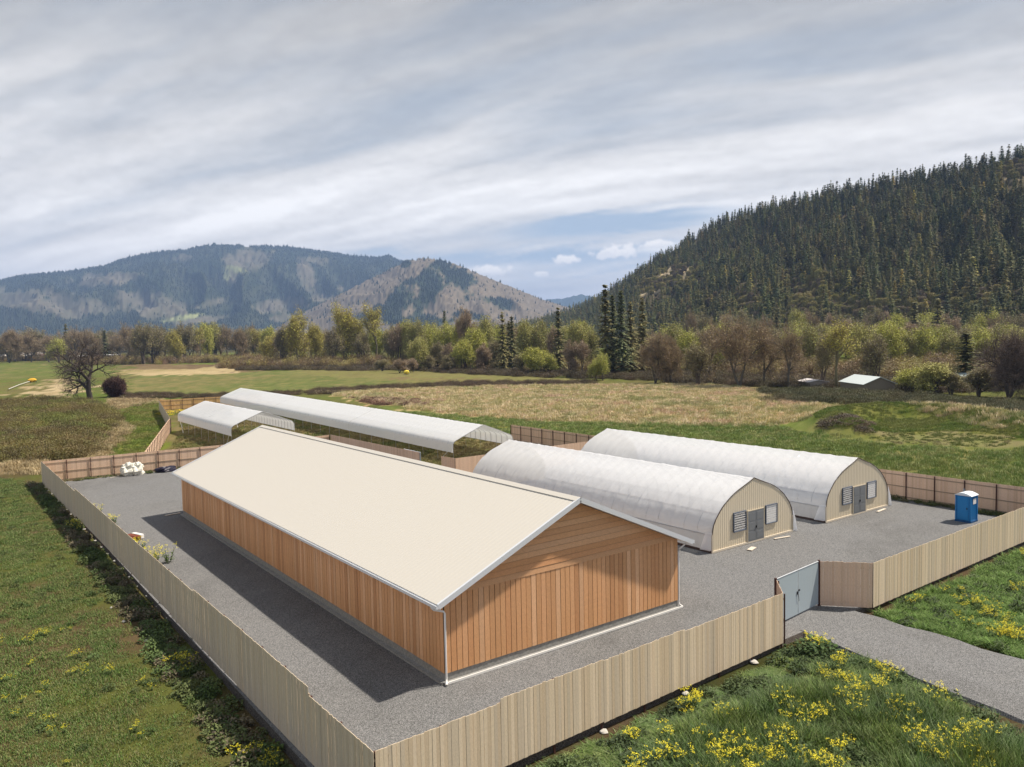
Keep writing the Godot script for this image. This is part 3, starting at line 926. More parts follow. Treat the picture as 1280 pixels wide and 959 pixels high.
# [kind, x, z, height, crown width]
const TREES := [
["C",162.9,-429,37.5,19.9],
["C",175.5,-432.5,29.4,15.2],
["C",183,-407.4,41.4,22.3],
["C",198.8,-422.1,31,15.2],
["C",199.4,-397.3,38.2,23.2],
["G",157.1,-439.8,25.8,15.2],
["G",171.4,-401.7,22.9,16.2],
["G",189.2,-393.4,19.3,14.3],
["G",197.3,-372.4,23.9,14.7],
["W",200,-365.2,24.6,13.7],
["W",195.2,-345,25.8,15.7],
["W",207.4,-349.5,24.6,15.1],
["F",320,-515.1,37.6,13],
["W",210,-336.2,23.8,15.7],
["W",211.1,-323.6,25.1,13.6],
["P",208.1,-313.7,31,12.5],
["W",210.9,-299.7,26.4,13.8],
["W",194.5,-286.7,20.2,13.8],
["P",174.2,-276,12.9,10.9],
["W",167.5,-291.8,16.1,14.2],
["G",175.2,-289.5,14.1,11.3],
["W",174.2,-264.1,14.3,12],
["P",181.2,-259.4,12.7,9.9],
["G",191.7,-264.3,15.4,9.5],
["F",178.2,-240.8,25.7,7.4],
["F",183.2,-240.8,24.7,7.5],
["F",187.5,-248.8,22.2,7],
["W",208.3,-264.4,23.7,12.7],
["W",214.8,-261.9,24,13.6],
["P",212.4,-248.4,20.3,8.7],
["F",183.2,-210.2,26.5,8.2],
["W",171.6,-210.7,10.8,12.3],
["W",172.2,-203.7,8.9,10.3],
["G",170.2,-218,8.9,7.5],
["W",206.4,-227.2,21.9,12.4],
["W",214.4,-226.8,21.2,13.3],
["P",178.7,-198.3,13.3,7.9],
["P",182.3,-195.1,13.2,7.9],
["F",179.1,-179,33.7,8.7],
["F",183.7,-180.1,30.1,7.6],
["F",181.8,-173.7,31.4,8],
["F",189.7,-177.1,27.2,7.1],
["F",198.4,-179.6,28.9,7.3],
["W",161.9,-162.3,9.9,7.4],
["W",160.3,-163.7,7.9,6.4],
["B",161.4,-138.8,17.3,14.9],
["B",168.3,-138.6,16.2,11.6],
["W",229.4,-190.3,19.8,13.4],
["W",209.7,-167.3,16.9,12.1],
["B",168.4,-123.2,19.7,15.1],
["B",162.4,-108.1,21.4,19.2],
["B",171,-106.6,19.6,13.2],
["B",168.1,-96.7,18,14.1],
["W",217.9,-157.4,20.1,13.4],
["G",159.9,-120.8,13,9.4],
["W",260.2,-149.7,17.9,14.7],
["C",172.9,-85.6,18.5,13],
["G",172.7,-89.7,13.6,8.2],
["W",269.1,-135.1,18.1,14.7],
["G",180.9,-79.6,15,10.1],
["W",283.2,-130.1,17.3,13.8],
["W",290,-127.9,15.9,14.7],
["W",297.2,-124.6,17,14.9],
["F",417.3,-174.8,31.1,16.5],
["F",448.3,-202.5,31.1,15.8],
["W",297.1,-113.1,14.3,14],
["F",205.4,-68.1,14.5,13.3],
["W",287.5,-97.3,15.8,15.4],
["W",294.6,-93.3,16.3,15.6],
["W",291.8,-86.6,14.4,15.4],
["W",293.4,-82.2,15.7,15.4],
["D",165.3,-42.1,16.2,15.9],
["D",170.8,-38.9,16.4,14.2],
["W",168.1,-58.5,7.5,12.5],
["W",170.8,-64.3,6.1,9.4],
["G",169.4,-55.6,5.6,8.3],
["G",166.9,-48.8,7.1,10.1],
["F",96.5,-864,36.8,16.4],
["F",107.1,-721,27.7,15.4],
["F",123.2,-687.6,15.7,8.9],
["B",44.3,-819,33.2,31],
["B",62.5,-827.5,31.7,29.6],
["B",74.3,-806.2,26.8,25.5],
["B",95.3,-793.6,33.6,30.2],
["B",101.7,-762.3,30,25.9],
["W",76.6,-755.6,23.2,20.8],
["B",118.6,-719,27.6,23.1],
["W",464.3,-167.1,26,18.9],
["G",467.4,-159.3,23,18.9],
["G",33.2,-944.1,30.5,33.5],
["B",37.3,-916.2,28.7,32.6],
["B",48.2,-880.2,32,31.4],
["B",53.9,-878.7,33.8,31.3],
["B",63.4,-885.9,28.5,31.6],
["G",76.7,-946.4,36,33.7],
["B",80.7,-879.2,27.2,31.4],
["B",89.2,-886.6,27.1,31.7],
["B",108.2,-959.5,32.2,34.3],
["B",117.5,-958.9,35.4,34.3],
["B",119.4,-897.3,34.3,32.2],
["G",128.2,-893,28.2,32.1],
["G",141.9,-925.8,33.1,33.3],
["B",147.5,-887.1,29,32],
["B",117.9,-683.1,34.3,24.6],
["B",115.7,-646.8,29,19.3],
["G",112.1,-599.1,32.1,19.6],
["G",121.2,-610.7,30.7,22.1],
["G",129.5,-637.8,28.9,19.8],
["G",147.1,-686.3,31.3,18.1],
["C",134.9,-604.1,29.6,18.2],
["B",141.6,-625.3,26.9,18.5],
["G",144.5,-612.4,32,20.9],
["B",158.8,-646.7,27,23.9],
["C",162.7,-636,31.1,19.1],
["W",174.4,-663.3,32.6,17.7],
["W",187.3,-683,33.2,22.2],
["G",193.2,-688.6,30.6,21.4],
["B",197.2,-680.9,31.5,24.9],
["B",181,-601.1,27.6,20.6],
["G",188.6,-611.8,28.3,17.1],
["B",206,-638.7,31.5,23.3],
["C",206.8,-633.3,28.2,23.1],
["W",224.8,-664.5,26.2,22.2],
["W",209.5,-608.8,27.2,18.4],
["C",167.5,-485.2,23.2,19.7],
["B",159.9,-450.2,21.3,16.7],
["W",175,-476.1,24.8,18.1],
["B",175.1,-455.3,22.9,16.2],
["C",192.2,-482.1,22.9,19.9],
["C",188.3,-461.6,26.9,19.1],
["B",197.2,-468.4,22.3,16.1],
["B",200.9,-459.5,22.5,16.5],
["G",212.3,-473.2,26.1,16.5],
["G",211.6,-457.5,26.5,18],
["G",210.8,-447.7,25.9,18.8],
["W",229.3,-471.9,24.1,16],
["W",220,-437,22.3,15.7],
["C",225.8,-433.6,24.4,18.4],
["G",240.4,-447.3,22.9,17.8],
["W",232,-424.9,22.8,15.9],
["W",232.3,-413.4,23.4,17],
["P",190.1,-352.7,23.6,15.3],
["W",193.7,-349.7,25.9,14.8],
["G",237.6,-414.8,25.2,18.8],
["W",217.2,-364.1,24.6,16.2],
["W",237.9,-390.5,25.4,17.9],
["W",256.6,-411,25.3,15.8],
["W",227.7,-349.6,21.7,15.9],
["G",247,-374.5,24.6,14.8],
["P",239.1,-352.2,23.9,15.2],
["G",268.4,-379.3,25.7,19.4],
["W",243.8,-335.9,23.4,16],
["W",283.9,-380.4,22.1,19.3],
["G",266.2,-350.3,24.5,17.9],
["P",258.7,-332.8,22.3,14.4],
["W",275.6,-345.5,22.4,18.7],
["W",247.8,-298.8,21.1,15.3],
["W",312.2,-367.4,22.9,18.1],
["W",301.8,-345.6,21.1,19.1],
["W",312,-352.2,22.3,18.3],
["W",294.1,-319.5,23.6,16.5],
["G",230.1,-211.3,18.1,13.7],
["B",210.7,-186.1,15.9,13.9],
["W",246.2,-211.2,19.4,16.5],
["W",252.1,-208.5,19.2,13.3],
["G",268,-217,15.8,17.5],
["G",244.1,-189.6,18.2,13.4],
["W",256,-195.4,18.9,15],
["W",241.5,-175.1,16.1,14.3],
["B",236.5,-165,16.6,13.7],
["W",250.8,-171.5,15.5,12.1],
["B",265.4,-177.1,15.4,15.9],
["G",271.7,-174.7,17.2,13.3],
["G",268.7,-166.1,17.6,15.5],
["W",263.4,-158,17.5,14.3],
["W",352.1,-216.4,21,18],
["G",337.2,-198.6,18.4,15],
["W",350.4,-200.4,18.8,19.9],
["W",370.2,-206.7,16.7,21],
["P",375.3,-202.3,20.2,17.8],
["G",341.5,-175.9,15.4,18.2],
["G",373.3,-190,18.6,19.8],
["P",385,-190.2,17.6,21.3],
["W",339.7,-161,19.6,14.1],
["W",331.9,-151.8,15.2,16.7],
["P",361.8,-161.3,18.2,19.3],
["W",366.4,-158.3,18.7,15.1],
["P",398.7,-166.2,17.2,17.2],
["W",348.5,-139.9,17.8,14],
["G",364.5,-140.1,15.3,19.1],
["W",390.2,-147,16.8,15.9],
["W",363.8,-131,15.5,14.4],
["P",386.5,-135.4,15.5,17.1],
["W",372.8,-124.3,17.1,16.3],
["W",420.3,-141.2,16.4,17.2],
["G",351,-109.6,15.5,13.6],
["W",407.5,-126.5,16.5,15.8],
["W",414.1,-121.6,15.5,19.7],
["B",424.3,-347.6,33,15.6],
["G",371.7,-293.2,28.2,13.5],
["G",409.4,-309.5,27,19.6],
["P",431.4,-322,27.4,18.1],
["G",405.4,-293.1,30.5,19.3],
["G",391,-272.6,25,13.4],
["B",429.8,-289.1,26.8,17.3],
["F",393.8,-257.8,24.4,15.5],
["W",417.4,-260.8,29.2,16.3],
["P",424.4,-257.4,27,14.5],
["B",424.5,-253.8,29.2,18.9],
["P",432.5,-246.8,25.9,14.1],
["G",435.6,-243.6,26.7,14.3],
["G",448.8,-239.8,23.6,19],
["B",484.9,-253,25.6,16],
["G",490.4,-247.5,29.8,19.3],
["P",495.4,-244.8,26.8,17.2],
["W",438.9,-207.2,24.5,15],
["G",497.1,-231,25,15.9],
["W",508,-223,25.6,20.9],
["W",456.2,-193.3,24.5,14.8],
["P",452.1,-186,22.9,17.4],
["F",487.6,-196.7,26.6,15.4],
["W",482.6,-184.1,24.2,16],
["B",487.7,-178.8,24,14.6],
["B",461.6,-163.1,23.1,16.7],
["G",523.6,-184.2,24.4,16.5],
["F",534.6,-182.2,25.7,20.8],
["P",472.4,-150.6,24,15.3],
["W",526.2,-163.2,21,17.2],
["G",152.1,-299.6,6,12],
["P",149.1,-277.5,6.4,10.5],
["P",157.2,-280.3,6.4,12.6],
["G",168.8,-285.1,7.5,11.3],
["G",166.9,-265.6,8.1,9.2],
["P",179.5,-272.2,7.8,9.5],
["G",186.5,-268.2,6.4,11.2],
["G",189.5,-259.7,4.7,12.7],
["P",199.3,-260.9,6,10.8]
]

func whereabouts(x: float, z: float) -> String:
	var az := rad_to_deg(atan2(x - CAM.x, CAM.z - z))
	var d := Vector2(x - CAM.x, z - CAM.z).length()
	if az < 11.5:
		return "beside the far farmhouses"
	if az < 20.5:
		return "along the far edge of the valley fields"
	if az < 29.0:
		return "in the stand of tall cottonwoods" if d < 530.0 else "behind the stand of tall cottonwoods"
	if az < 35.6:
		return "between the cottonwoods and the paired firs" if d < 400.0 else "behind the willows next to the cottonwoods"
	if az < 42.0:
		return "around the lone fir by the dry field" if d < 380.0 else "behind the lone fir by the dry field"
	if az < 47.6:
		return "by the group of tall firs"
	if az < 57.0:
		return "in the row of broad brown trees" if d < 280.0 else ("behind the row of broad brown trees" if d < 480.0 else "at the foot of the wooded hill")
	if d > 480.0:
		return "at the hill foot above the sheds"
	if az < 65.0:
		return "beside the pale metal shed" if d < 280.0 else "around the bright lawn"
	return "by the turquoise roofed shed" if d < 280.0 else "behind the turquoise roofed shed"

func valley_trees() -> void:
	var grey := Color(0.11, 0.088, 0.072)
	var kinds := {"C": [], "W": [], "B": [], "G": [], "P": [], "F": [], "D": []}
	for i in 3:
		kinds.C.append(broadleaf(10 + i, {"h": 30.0, "r": 8.0, "stems": 1 + i % 2, "clear": 0.22, "depth": 3, "leaves": 7, "leaf": 0.46, "twigs": 7, "twig": 1.5, "pal": [Color(0.461, 0.443, 0.0829), Color(0.396, 0.35, 0.0922), Color(0.55, 0.49, 0.11)], "bark": Color(0.186, 0.165, 0.101), "twig_col": Color(0.33, 0.27, 0.13), "up": 0.42, "spread": 0.62}))
	for i in 4:
		kinds.W.append(broadleaf(20 + i, {"h": 15.0, "r": 7.0, "stems": 2 + i % 3, "clear": 0.14, "depth": 2, "leaves": 40, "leaf": 0.4, "twigs": 8, "twig": 1.2, "pal": [[Color(0.431, 0.438, 0.0957), Color(0.348, 0.366, 0.0878), Color(0.496, 0.483, 0.128)], [Color(0.385, 0.384, 0.12), Color(0.477, 0.446, 0.144), Color(0.311, 0.295, 0.112)], [Color(0.458, 0.473, 0.0878), Color(0.55, 0.536, 0.135), Color(0.366, 0.358, 0.0957)], [Color(0.294, 0.304, 0.0957), Color(0.366, 0.358, 0.12), Color(0.311, 0.267, 0.128)]][i], "bark": grey, "twig_col": Color(0.311, 0.25, 0.144), "up": 0.3, "spread": 0.75}))
	for i in 4:
		kinds.B.append(broadleaf(30 + i, {"h": 20.0, "r": 10.0, "stems": 1 + i % 3, "clear": 0.16, "depth": 3, "leaves": 6, "leaf": 0.3, "twigs": 15, "twig": 1.35, "twig_w": 0.045, "pal": [Color(0.367, 0.278, 0.154), Color(0.319, 0.232, 0.136), Color(0.383, 0.334, 0.154)], "bark": Color(0.12, 0.108, 0.087), "twig_col": Color(0.295, 0.223, 0.154), "up": 0.26, "spread": 0.85}))
	for i in 3:
		kinds.G.append(broadleaf(50 + i, {"h": 16.0, "r": 6.0, "stems": 2 + i, "clear": 0.14, "depth": 2, "leaves": 18, "leaf": 0.36, "twigs": 14, "twig": 1.2, "pal": [Color(0.271, 0.241, 0.12), Color(0.239, 0.2, 0.12), Color(0.319, 0.3, 0.12)], "bark": grey, "twig_col": Color(0.263, 0.217, 0.152), "up": 0.34, "spread": 0.68}))
	for i in 2:
		kinds.P.append(broadleaf(60 + i, {"h": 16.0, "r": 5.0, "stems": 2, "clear": 0.16, "depth": 2, "leaves": 20, "leaf": 0.36, "twigs": 30, "twig": 1.3, "pal": [Color(0.396, 0.3, 0.199), Color(0.351, 0.283, 0.191)], "bark": grey, "twig_col": Color(0.342, 0.259, 0.191), "up": 0.4, "spread": 0.6}))
	for i in 4:
		kinds.F.append(conifer(70 + i, 28.0, [5.0, 5.8, 4.6, 5.2][i], 44, 8, 0.06, 1.35, [Color(0.126, 0.126, 0.0475), Color(0.183, 0.162, 0.0594), Color(0.108, 0.123, 0.0502), Color(0.154, 0.143, 0.0528)][i], 0.85))
	for i in 2:
		kinds.D.append(broadleaf(80 + i, {"h": 21.0, "r": 11.0, "stems": 1 + i, "clear": 0.14, "depth": 4, "leaves": 0, "leaf": 0.3, "twigs": 5, "twig": 1.4, "twig_w": 0.028, "pal": [grey], "bark": Color(0.0841, 0.0667, 0.0609), "twig_col": Color(0.174, 0.128, 0.109), "up": 0.16, "spread": 0.95, "thick": 1.35}))
	var words := {
		"C": ["cottonwood_tree", "cottonwood with thin yellow-olive leaves", "cottonwood trees in the valley tree line", 34.0, 28.0],
		"W": ["willow_tree", "rounded yellow-green willow", "willows in the valley tree line", 17.0, 12.0],
		"B": ["maple_tree", "broad reddish brown budding tree", "reddish brown budding trees in the valley tree line", 24.0, 18.0],
		"G": ["alder_tree", "grey-brown half bare tree", "grey-brown half bare trees in the valley tree line", 19.0, 12.0],
		"P": ["birch_tree", "pinkish brown leafless tree", "pinkish brown leafless trees in the valley tree line", 16.0, 10.0],
		"F": ["fir_tree", "dark green fir", "firs in the valley tree line", 27.0, 20.0],
		"D": ["oak_tree", "dark bare wide-crowned tree", "dark bare trees beside the sheds", 99.0, 1.0]}
	for a in TREES:
		var set: Array = kinds[a[0]]
		var w: Array = words[a[0]]
		var i := rng.randi_range(0, set.size() - 1)
		var o := thing(w[0], ("tall " if a[3] > w[3] else ("low " if a[3] < w[4] else "mid-sized ")) + w[1] + " " + whereabouts(a[1], a[2]), "tree", Vector3(a[1], ground_y(a[1], a[2]) - 0.1, a[2]), rng.randf_range(0, TAU), w[2])
		part("trunk", set[i][0], o)
		part("crown", set[i][1], o)
		var base: float = {"C": 30.0, "W": 15.0, "B": 20.0, "G": 16.0, "P": 16.0, "F": 28.0, "D": 21.0}[a[0]]
		var wide: float = {"C": 8.0, "W": 7.0, "B": 10.0, "G": 6.0, "P": 5.0, "F": 5.5, "D": 11.0}[a[0]]
		var sy: float = a[3] / base
		var sx: float = a[4] * 0.5 / wide
		if a[0] == "F":
			sx = maxf(sx, sy * 0.95)
		else:
			sx = clampf(sx, sy * 0.5, sy * 1.9)
		o.scale = Vector3(sx, sy, sx)
	# the single spreading tree and the round bush by the grass track
	var lone := broadleaf(91, {"h": 21.0, "r": 13.0, "stems": 1, "clear": 0.16, "depth": 4, "leaves": 0, "leaf": 0.3, "twigs": 3, "twig": 1.6, "twig_w": 0.024, "pal": [grey], "bark": Color(0.055, 0.044, 0.04), "twig_col": Color(0.14, 0.105, 0.09), "up": 0.1, "spread": 1.0, "thick": 1.1})
	var o := thing("bare_tree", "lone spreading leafless tree with a dark trunk at the end of the grass track", "tree", Vector3(18.8, -0.4, -214.8))
	part("trunk", lone[0], o)
	part("crown", lone[1], o)
	var bush := broadleaf(92, {"h": 6.2, "r": 3.4, "stems": 6, "clear": 0.1, "depth": 3, "leaves": 10, "leaf": 0.3, "twigs": 12, "twig": 0.8, "twig_w": 0.04, "pal": [Color(0.115, 0.062, 0.052), Color(0.09, 0.05, 0.045)], "bark": Color(0.075, 0.048, 0.042), "twig_col": Color(0.105, 0.058, 0.05), "up": 0.2, "spread": 0.9})
	o = thing("round_bush", "round maroon leafless bush beside the lone spreading tree", "bush", Vector3(26.1, -0.4, -219))
	part("stems", bush[0], o)
	part("crown", bush[1], o)

func clump(sd: int, r: float, h: float, leaves: int, size: float, stems: int) -> ArrayMesh:
	# a low mound of small leaves and canes; white, so that each copy brings its own colour
	var q := RandomNumberGenerator.new()
	q.seed = sd
	var c := MB.new()
	for i in leaves:
		var an := q.randf_range(0, TAU)
		var d := sqrt(q.randf()) * r
		var y := h * sqrt(maxf(0.02, 1.0 - pow(d / r, 2.0))) * q.randf_range(0.25, 1.05)
		var m := Vector3(sin(an) * d, y, cos(an) * d)
		var a := Vector3(q.randf_range(-1, 1), q.randf_range(-0.5, 0.5), q.randf_range(-1, 1)).normalized() * size * q.randf_range(0.6, 1.3)
		var b := a.cross(Vector3(q.randf_range(-0.6, 0.6), 1, q.randf_range(-0.6, 0.6))).normalized() * size * 0.6
		var s := q.randf_range(0.6, 1.35)
		c.col = Color(s * q.randf_range(0.92, 1.1), s, s * q.randf_range(0.85, 1.05))
		c.tri(m - a * 0.5, m + b * 0.5, m + a * 0.6)
		c.tri(m - a * 0.5, m + a * 0.6, m - b * 0.5)
	for i in stems:
		var an := q.randf_range(0, TAU)
		var d := q.randf_range(0.1, 0.8) * r
		var p := Vector3(sin(an) * d, 0, cos(an) * d)
		var e := p * 1.4 + Vector3(q.randf_range(-0.4, 0.4) * r, h * q.randf_range(0.7, 1.3), q.randf_range(-0.4, 0.4) * r)
		var s := (e - p).cross(Vector3(1, 0.3, 0.7)).normalized() * 0.025
		c.col = Color(1.1, 0.85, 0.75)
		c.tri(p - s, p + s, e)
	return c.mesh(M.leaf)

func tuft(sd: int, r: float, blades: int, h0: float, h1: float, w: float, lean: float, pal: Array) -> ArrayMesh:
	# a patch of bent grass blades
	var q := RandomNumberGenerator.new()
	q.seed = sd
	var c := MB.new()
	for i in blades:
		var an := q.randf_range(0, TAU)
		var d := sqrt(q.randf()) * r
		var p := Vector3(sin(an) * d, -0.02, cos(an) * d)
		var h := q.randf_range(h0, h1)
		var dir := q.randf_range(0, TAU)
		var out := Vector3(sin(dir), 0, cos(dir)) * h * lean * q.randf_range(0.3, 1.2)
		var s := Vector3(cos(dir), 0, -sin(dir)) * w * 0.5 * q.randf_range(0.7, 1.3)
		var m := p + Vector3(0, h * 0.62, 0) + out * 0.35
		var e := p + Vector3(0, h, 0) + out
		var k: Color = pal[q.randi_range(0, pal.size() - 1)]
		var b := q.randf_range(0.75, 1.25)
		c.col = Color(k.r * b, k.g * b, k.b * b)
		c.tri(p - s, p + s, m + s * 0.8)
		c.tri(p - s, m + s * 0.8, m - s * 0.8)
		c.tri(m - s * 0.8, m + s * 0.8, e)
	return c.mesh(M.leaf)

func scatter(poly: Array, count: int, jitter: float) -> Array:
	# points inside an outline given as x, z, x, z ...
	var p := PackedVector2Array()
	for i in range(0, poly.size(), 2):
		p.append(Vector2(poly[i], poly[i + 1]))
	var box := Rect2(p[0], Vector2.ZERO)
	for q in p:
		box = box.expand(q)
	var out: Array = []
	var tries := 0
	while out.size() < count and tries < count * 12:
		tries += 1
		var a := Vector2(rng.randf_range(box.position.x, box.end.x), rng.randf_range(box.position.y, box.end.y))
		var b := a + Vector2(n_mid.get_noise_2d(a.x, a.y), n_mid.get_noise_2d(a.x + 99.0, a.y)) * jitter
		if Geometry2D.is_point_in_polygon(b, p):
			out.append(Vector3(a.x, ground_y(a.x, a.y), a.y))
	return out

func put(at: Vector3, s: float, sy: float) -> Transform3D:
	return Transform3D(Basis(Vector3.UP, rng.randf_range(0, TAU)).scaled(Vector3(s, sy, s)), at)

func shade(k: Color, lo: float, hi: float) -> Color:
	var b := rng.randf_range(lo, hi)
	return Color(k.r * b, k.g * b, k.b * b)

func stuff_field(called: String, label: String, category: String, m: Mesh, spots: Array, s0: float, s1: float, colours: Array) -> void:
	var places: Array = []
	var tints: Array = []
	for p in spots:
		var s := rng.randf_range(s0, s1)
		places.append(put(p, s, s * rng.randf_range(0.75, 1.25)))
		var at := clampf(0.5 + 0.75 * n_mid.get_noise_2d(p.x * 0.8, p.z * 0.8) + 0.35 * n_big.get_noise_2d(p.x * 3.0, p.z * 3.0) + rng.randf_range(-0.22, 0.22), 0.0, 0.999)
		tints.append(shade(colours[int(at * colours.size())], 0.75, 1.25))
	tag(many(called, m, places, tints), label, category)

func thickets() -> void:
	var big := clump(501, 1.5, 1.1, 460, 0.14, 60)
	var low := clump(502, 1.2, 0.6, 200, 0.2, 8)
	var brown := [Color(0.185, 0.151, 0.069), Color(0.211, 0.199, 0.0646), Color(0.14, 0.117, 0.0604), Color(0.166, 0.189, 0.0504)]
	stuff_field("bramble_thicket", "brown and olive bramble thicket beside the grass track", "brambles", big, scatter([-16, -219, 9.8, -225, 17, -197, 14, -152, 6, -115, 0.2, -91, -10.4, -91, -18, -92], 2300, 3.0), 0.6, 1.5, brown)
	stuff_field("bramble_hedge", "dark olive bramble hedge along the ditch below the sheds", "hedge", big, scatter([150, -92.8, 160, -79, 149, -33, 142, -14, 119, -8, 122.5, -23, 128.5, -47, 128.7, -71], 2300, 3.0), 0.7, 1.35, [Color(0.101, 0.111, 0.05), Color(0.128, 0.117, 0.0625), Color(0.0743, 0.0845, 0.04), Color(0.135, 0.13, 0.075)])
	stuff_field("field_hedge", "dark brown scrub strip between the green field and the dry grass", "hedge", big, scatter([75.7, -200.7, 105.4, -197, 137.6, -180, 159.4, -163, 148, -150.7, 122.9, -162, 94, -179, 67.5, -182], 650, 2.0), 0.5, 1.1, [Color(0.121, 0.0845, 0.0625), Color(0.101, 0.078, 0.0525), Color(0.135, 0.111, 0.0625)])
	stuff_field("field_hedge", "low dark scrub behind the fence of the hoop house yard", "hedge", big, scatter([28.9, -229, 39.3, -226, 47.6, -206, 73.4, -198, 66.7, -184, 43, -192, 32.9, -201, 24.2, -206], 420, 2.0), 0.4, 0.95, [Color(0.115, 0.0845, 0.0562), Color(0.101, 0.091, 0.05)])
	stuff_field("wood_edge_scrub", "dark scrub and brambles under the trees of the valley tree line", "undergrowth", big, scatter([112, -396, 150, -420, 180, -330, 210, -235, 215, -170, 205, -110, 222, -60, 200, -35, 168, -60, 165, -110, 172, -150, 160, -200, 164, -300], 3400, 6.0), 0.7, 1.9, [Color(0.128, 0.0975, 0.0688), Color(0.108, 0.091, 0.0525), Color(0.135, 0.117, 0.0625), Color(0.0945, 0.078, 0.0562)])
	var tallbrush := [Color(0.27, 0.195, 0.131), Color(0.23, 0.182, 0.1), Color(0.311, 0.26, 0.112), Color(0.203, 0.15, 0.106), Color(0.351, 0.325, 0.112)]
	var brush := clump(504, 1.5, 2.2, 420, 0.2, 60)
	stuff_field("tree_line_brush", "tall twiggy brush filling the gaps under the valley tree line", "undergrowth", brush, scatter([112, -440, 160, -480, 205, -400, 215, -300, 250, -220, 262, -150, 300, -100, 290, -60, 235, -50, 200, -110, 205, -160, 186, -190, 190, -260, 175, -330, 130, -420], 1500, 8.0) + scatter([70, -640, 120, -720, 230, -640, 190, -520, 110, -600], 700, 8.0) + scatter([-10, -880, 130, -880, 160, -820, 150, -960, -10, -960], 350, 8.0), 1.1, 2.6, tallbrush)
	stuff_field("field_bush", "low dark bramble mound in the dry grass near the ditch", "brambles", big, scatter([124, -75, 133, -80, 133, -68, 124, -64], 34, 1.0), 0.5, 1.0, [Color(0.108, 0.104, 0.0525), Color(0.135, 0.117, 0.0625)])
	stuff_field("soil_pile_weeds", "brown weedy soil pile at the end of the green berm", "weeds", low, scatter([86, -36, 92, -40, 93, -32, 87, -29], 60, 0.6), 0.5, 1.0, [Color(0.135, 0.0975, 0.0688), Color(0.0945, 0.078, 0.0562)])
	stuff_field("reddish_brambles", "reddish brown bramble patch in the dry field behind the long hoop house", "brambles", low, scatter([71.9, -160, 79.2, -141, 72.5, -124, 65.5, -134], 210, 2.0), 0.6, 1.3, [Color(0.216, 0.124, 0.0875), Color(0.176, 0.104, 0.075)])
	# grasses of the fields
	var dry := tuft(601, 0.7, 46, 0.25, 0.6, 0.05, 0.5, [Color(1.35, 1.3, 1.25), Color(1.08, 1.01, 0.875)])
	stuff_field("dry_grass", "pale dry grass of the fallow field behind the greenhouses", "grass", dry, scatter([74, -192, 107, -171, 147, -152, 166, -124, 150, -80, 128, -71, 122, -24, 114, 0, 103, 2, 104, -15, 119, -42, 117, -47, 101, -46, 88, -48, 71, -77, 65, -104], 16000, 4.0), 0.7, 1.5, [Color(0.338, 0.338, 0.156), Color(0.598, 0.494, 0.325), Color(0.468, 0.416, 0.221), Color(0.676, 0.559, 0.377), Color(0.39, 0.377, 0.169), Color(0.572, 0.429, 0.305)])
	stuff_field("meadow_grass", "green meadow grass between the fence and the dry field", "grass", dry, scatter([57, -143, 63, -104, 70, -78, 92, -50, 86, -38, 83, -22, 86, -12, 96, -4, 98, 3.6, 58, 12.6, 52, 9, 52, -62, 53, -89], 9000, 2.0), 0.5, 1.0, [Color(0.2, 0.262, 0.0743), Color(0.28, 0.308, 0.115), Color(0.16, 0.239, 0.0608), Color(0.333, 0.347, 0.149), Color(0.213, 0.277, 0.081)])
	stuff_field("worn_grass", "thin dry grass on the worn ground inside the horseshoe berm", "grass", dry, scatter([86, -28, 97, -29, 102, -22, 97, -14, 89, -14, 84, -21], 420, 3.0), 0.3, 0.6, [Color(0.30, 0.27, 0.14), Color(0.17, 0.20, 0.06)])
	stuff_field("berm_grass", "fresh green grass on the horseshoe berm behind the yard", "grass", dry, scatter([86, -34, 101, -47, 117, -47, 124, -35, 114, -16, 100, -6, 97, -12, 104, -22, 98, -29, 88, -29], 3600, 1.0), 0.4, 0.8, [Color(0.152, 0.209, 0.0468), Color(0.203, 0.224, 0.0657)])
	stuff_field("track_grass", "bright green grass of the track beside the hoop house yard", "grass", dry, scatter([1.2, -89, 9.2, -121, 15, -155, 23, -183, 30, -189, 23, -151, 14.5, -113, 2.8, -72, -6, -72, -5, -80], 2600, 1.5), 0.35, 0.75, [Color(0.162, 0.215, 0.04), Color(0.223, 0.222, 0.0701)])
	stuff_field("hoop_yard_grass", "rough green grass of the hoop house yard", "grass", dry, scatter([4, -71.5, 25, -71.5, 27, -42, 50, -42, 50, -150, 26, -150, 17, -112], 7000, 0.0), 0.3, 0.8, [Color(0.144, 0.172, 0.045), Color(0.22, 0.196, 0.075), Color(0.254, 0.203, 0.0976)])
	stuff_field("straw_grass", "pale straw grass at the edge of the bramble thicket", "grass", dry, scatter([-18, -105, -5, -94, -6, -79, -10.8, -83, -18, -86], 900, 1.0) + scatter([-1.6, -92, 4.8, -113, 10.8, -137, 13.8, -147, 12, -126, 2, -90], 900, 1.0) + scatter([22, -210, 36, -215, 29.5, -183, 16, -170], 700, 1.0), 0.5, 1.1, [Color(0.486, 0.39, 0.237), Color(0.365, 0.286, 0.163)])
	var bloom := clump(503, 0.5, 0.3, 60, 0.12, 0)
	stuff_field("meadow_flowers", "yellow flowers in the green strip behind the right fence", "flowers", bloom, scatter([54, -75, 60, -90, 64, -76, 62, -52, 58, -48], 120, 1.0), 0.5, 1.2, [Color(0.743, 0.585, 0.0375), Color(0.27, 0.286, 0.05)])
	stuff_field("yard_flowers", "yellow flowers inside the far corner of the hoop house yard", "flowers", bloom, scatter([20, -150, 25, -158, 30, -158, 26, -146], 40, 1.0), 0.6, 1.2, [Color(0.743, 0.585, 0.0375)])

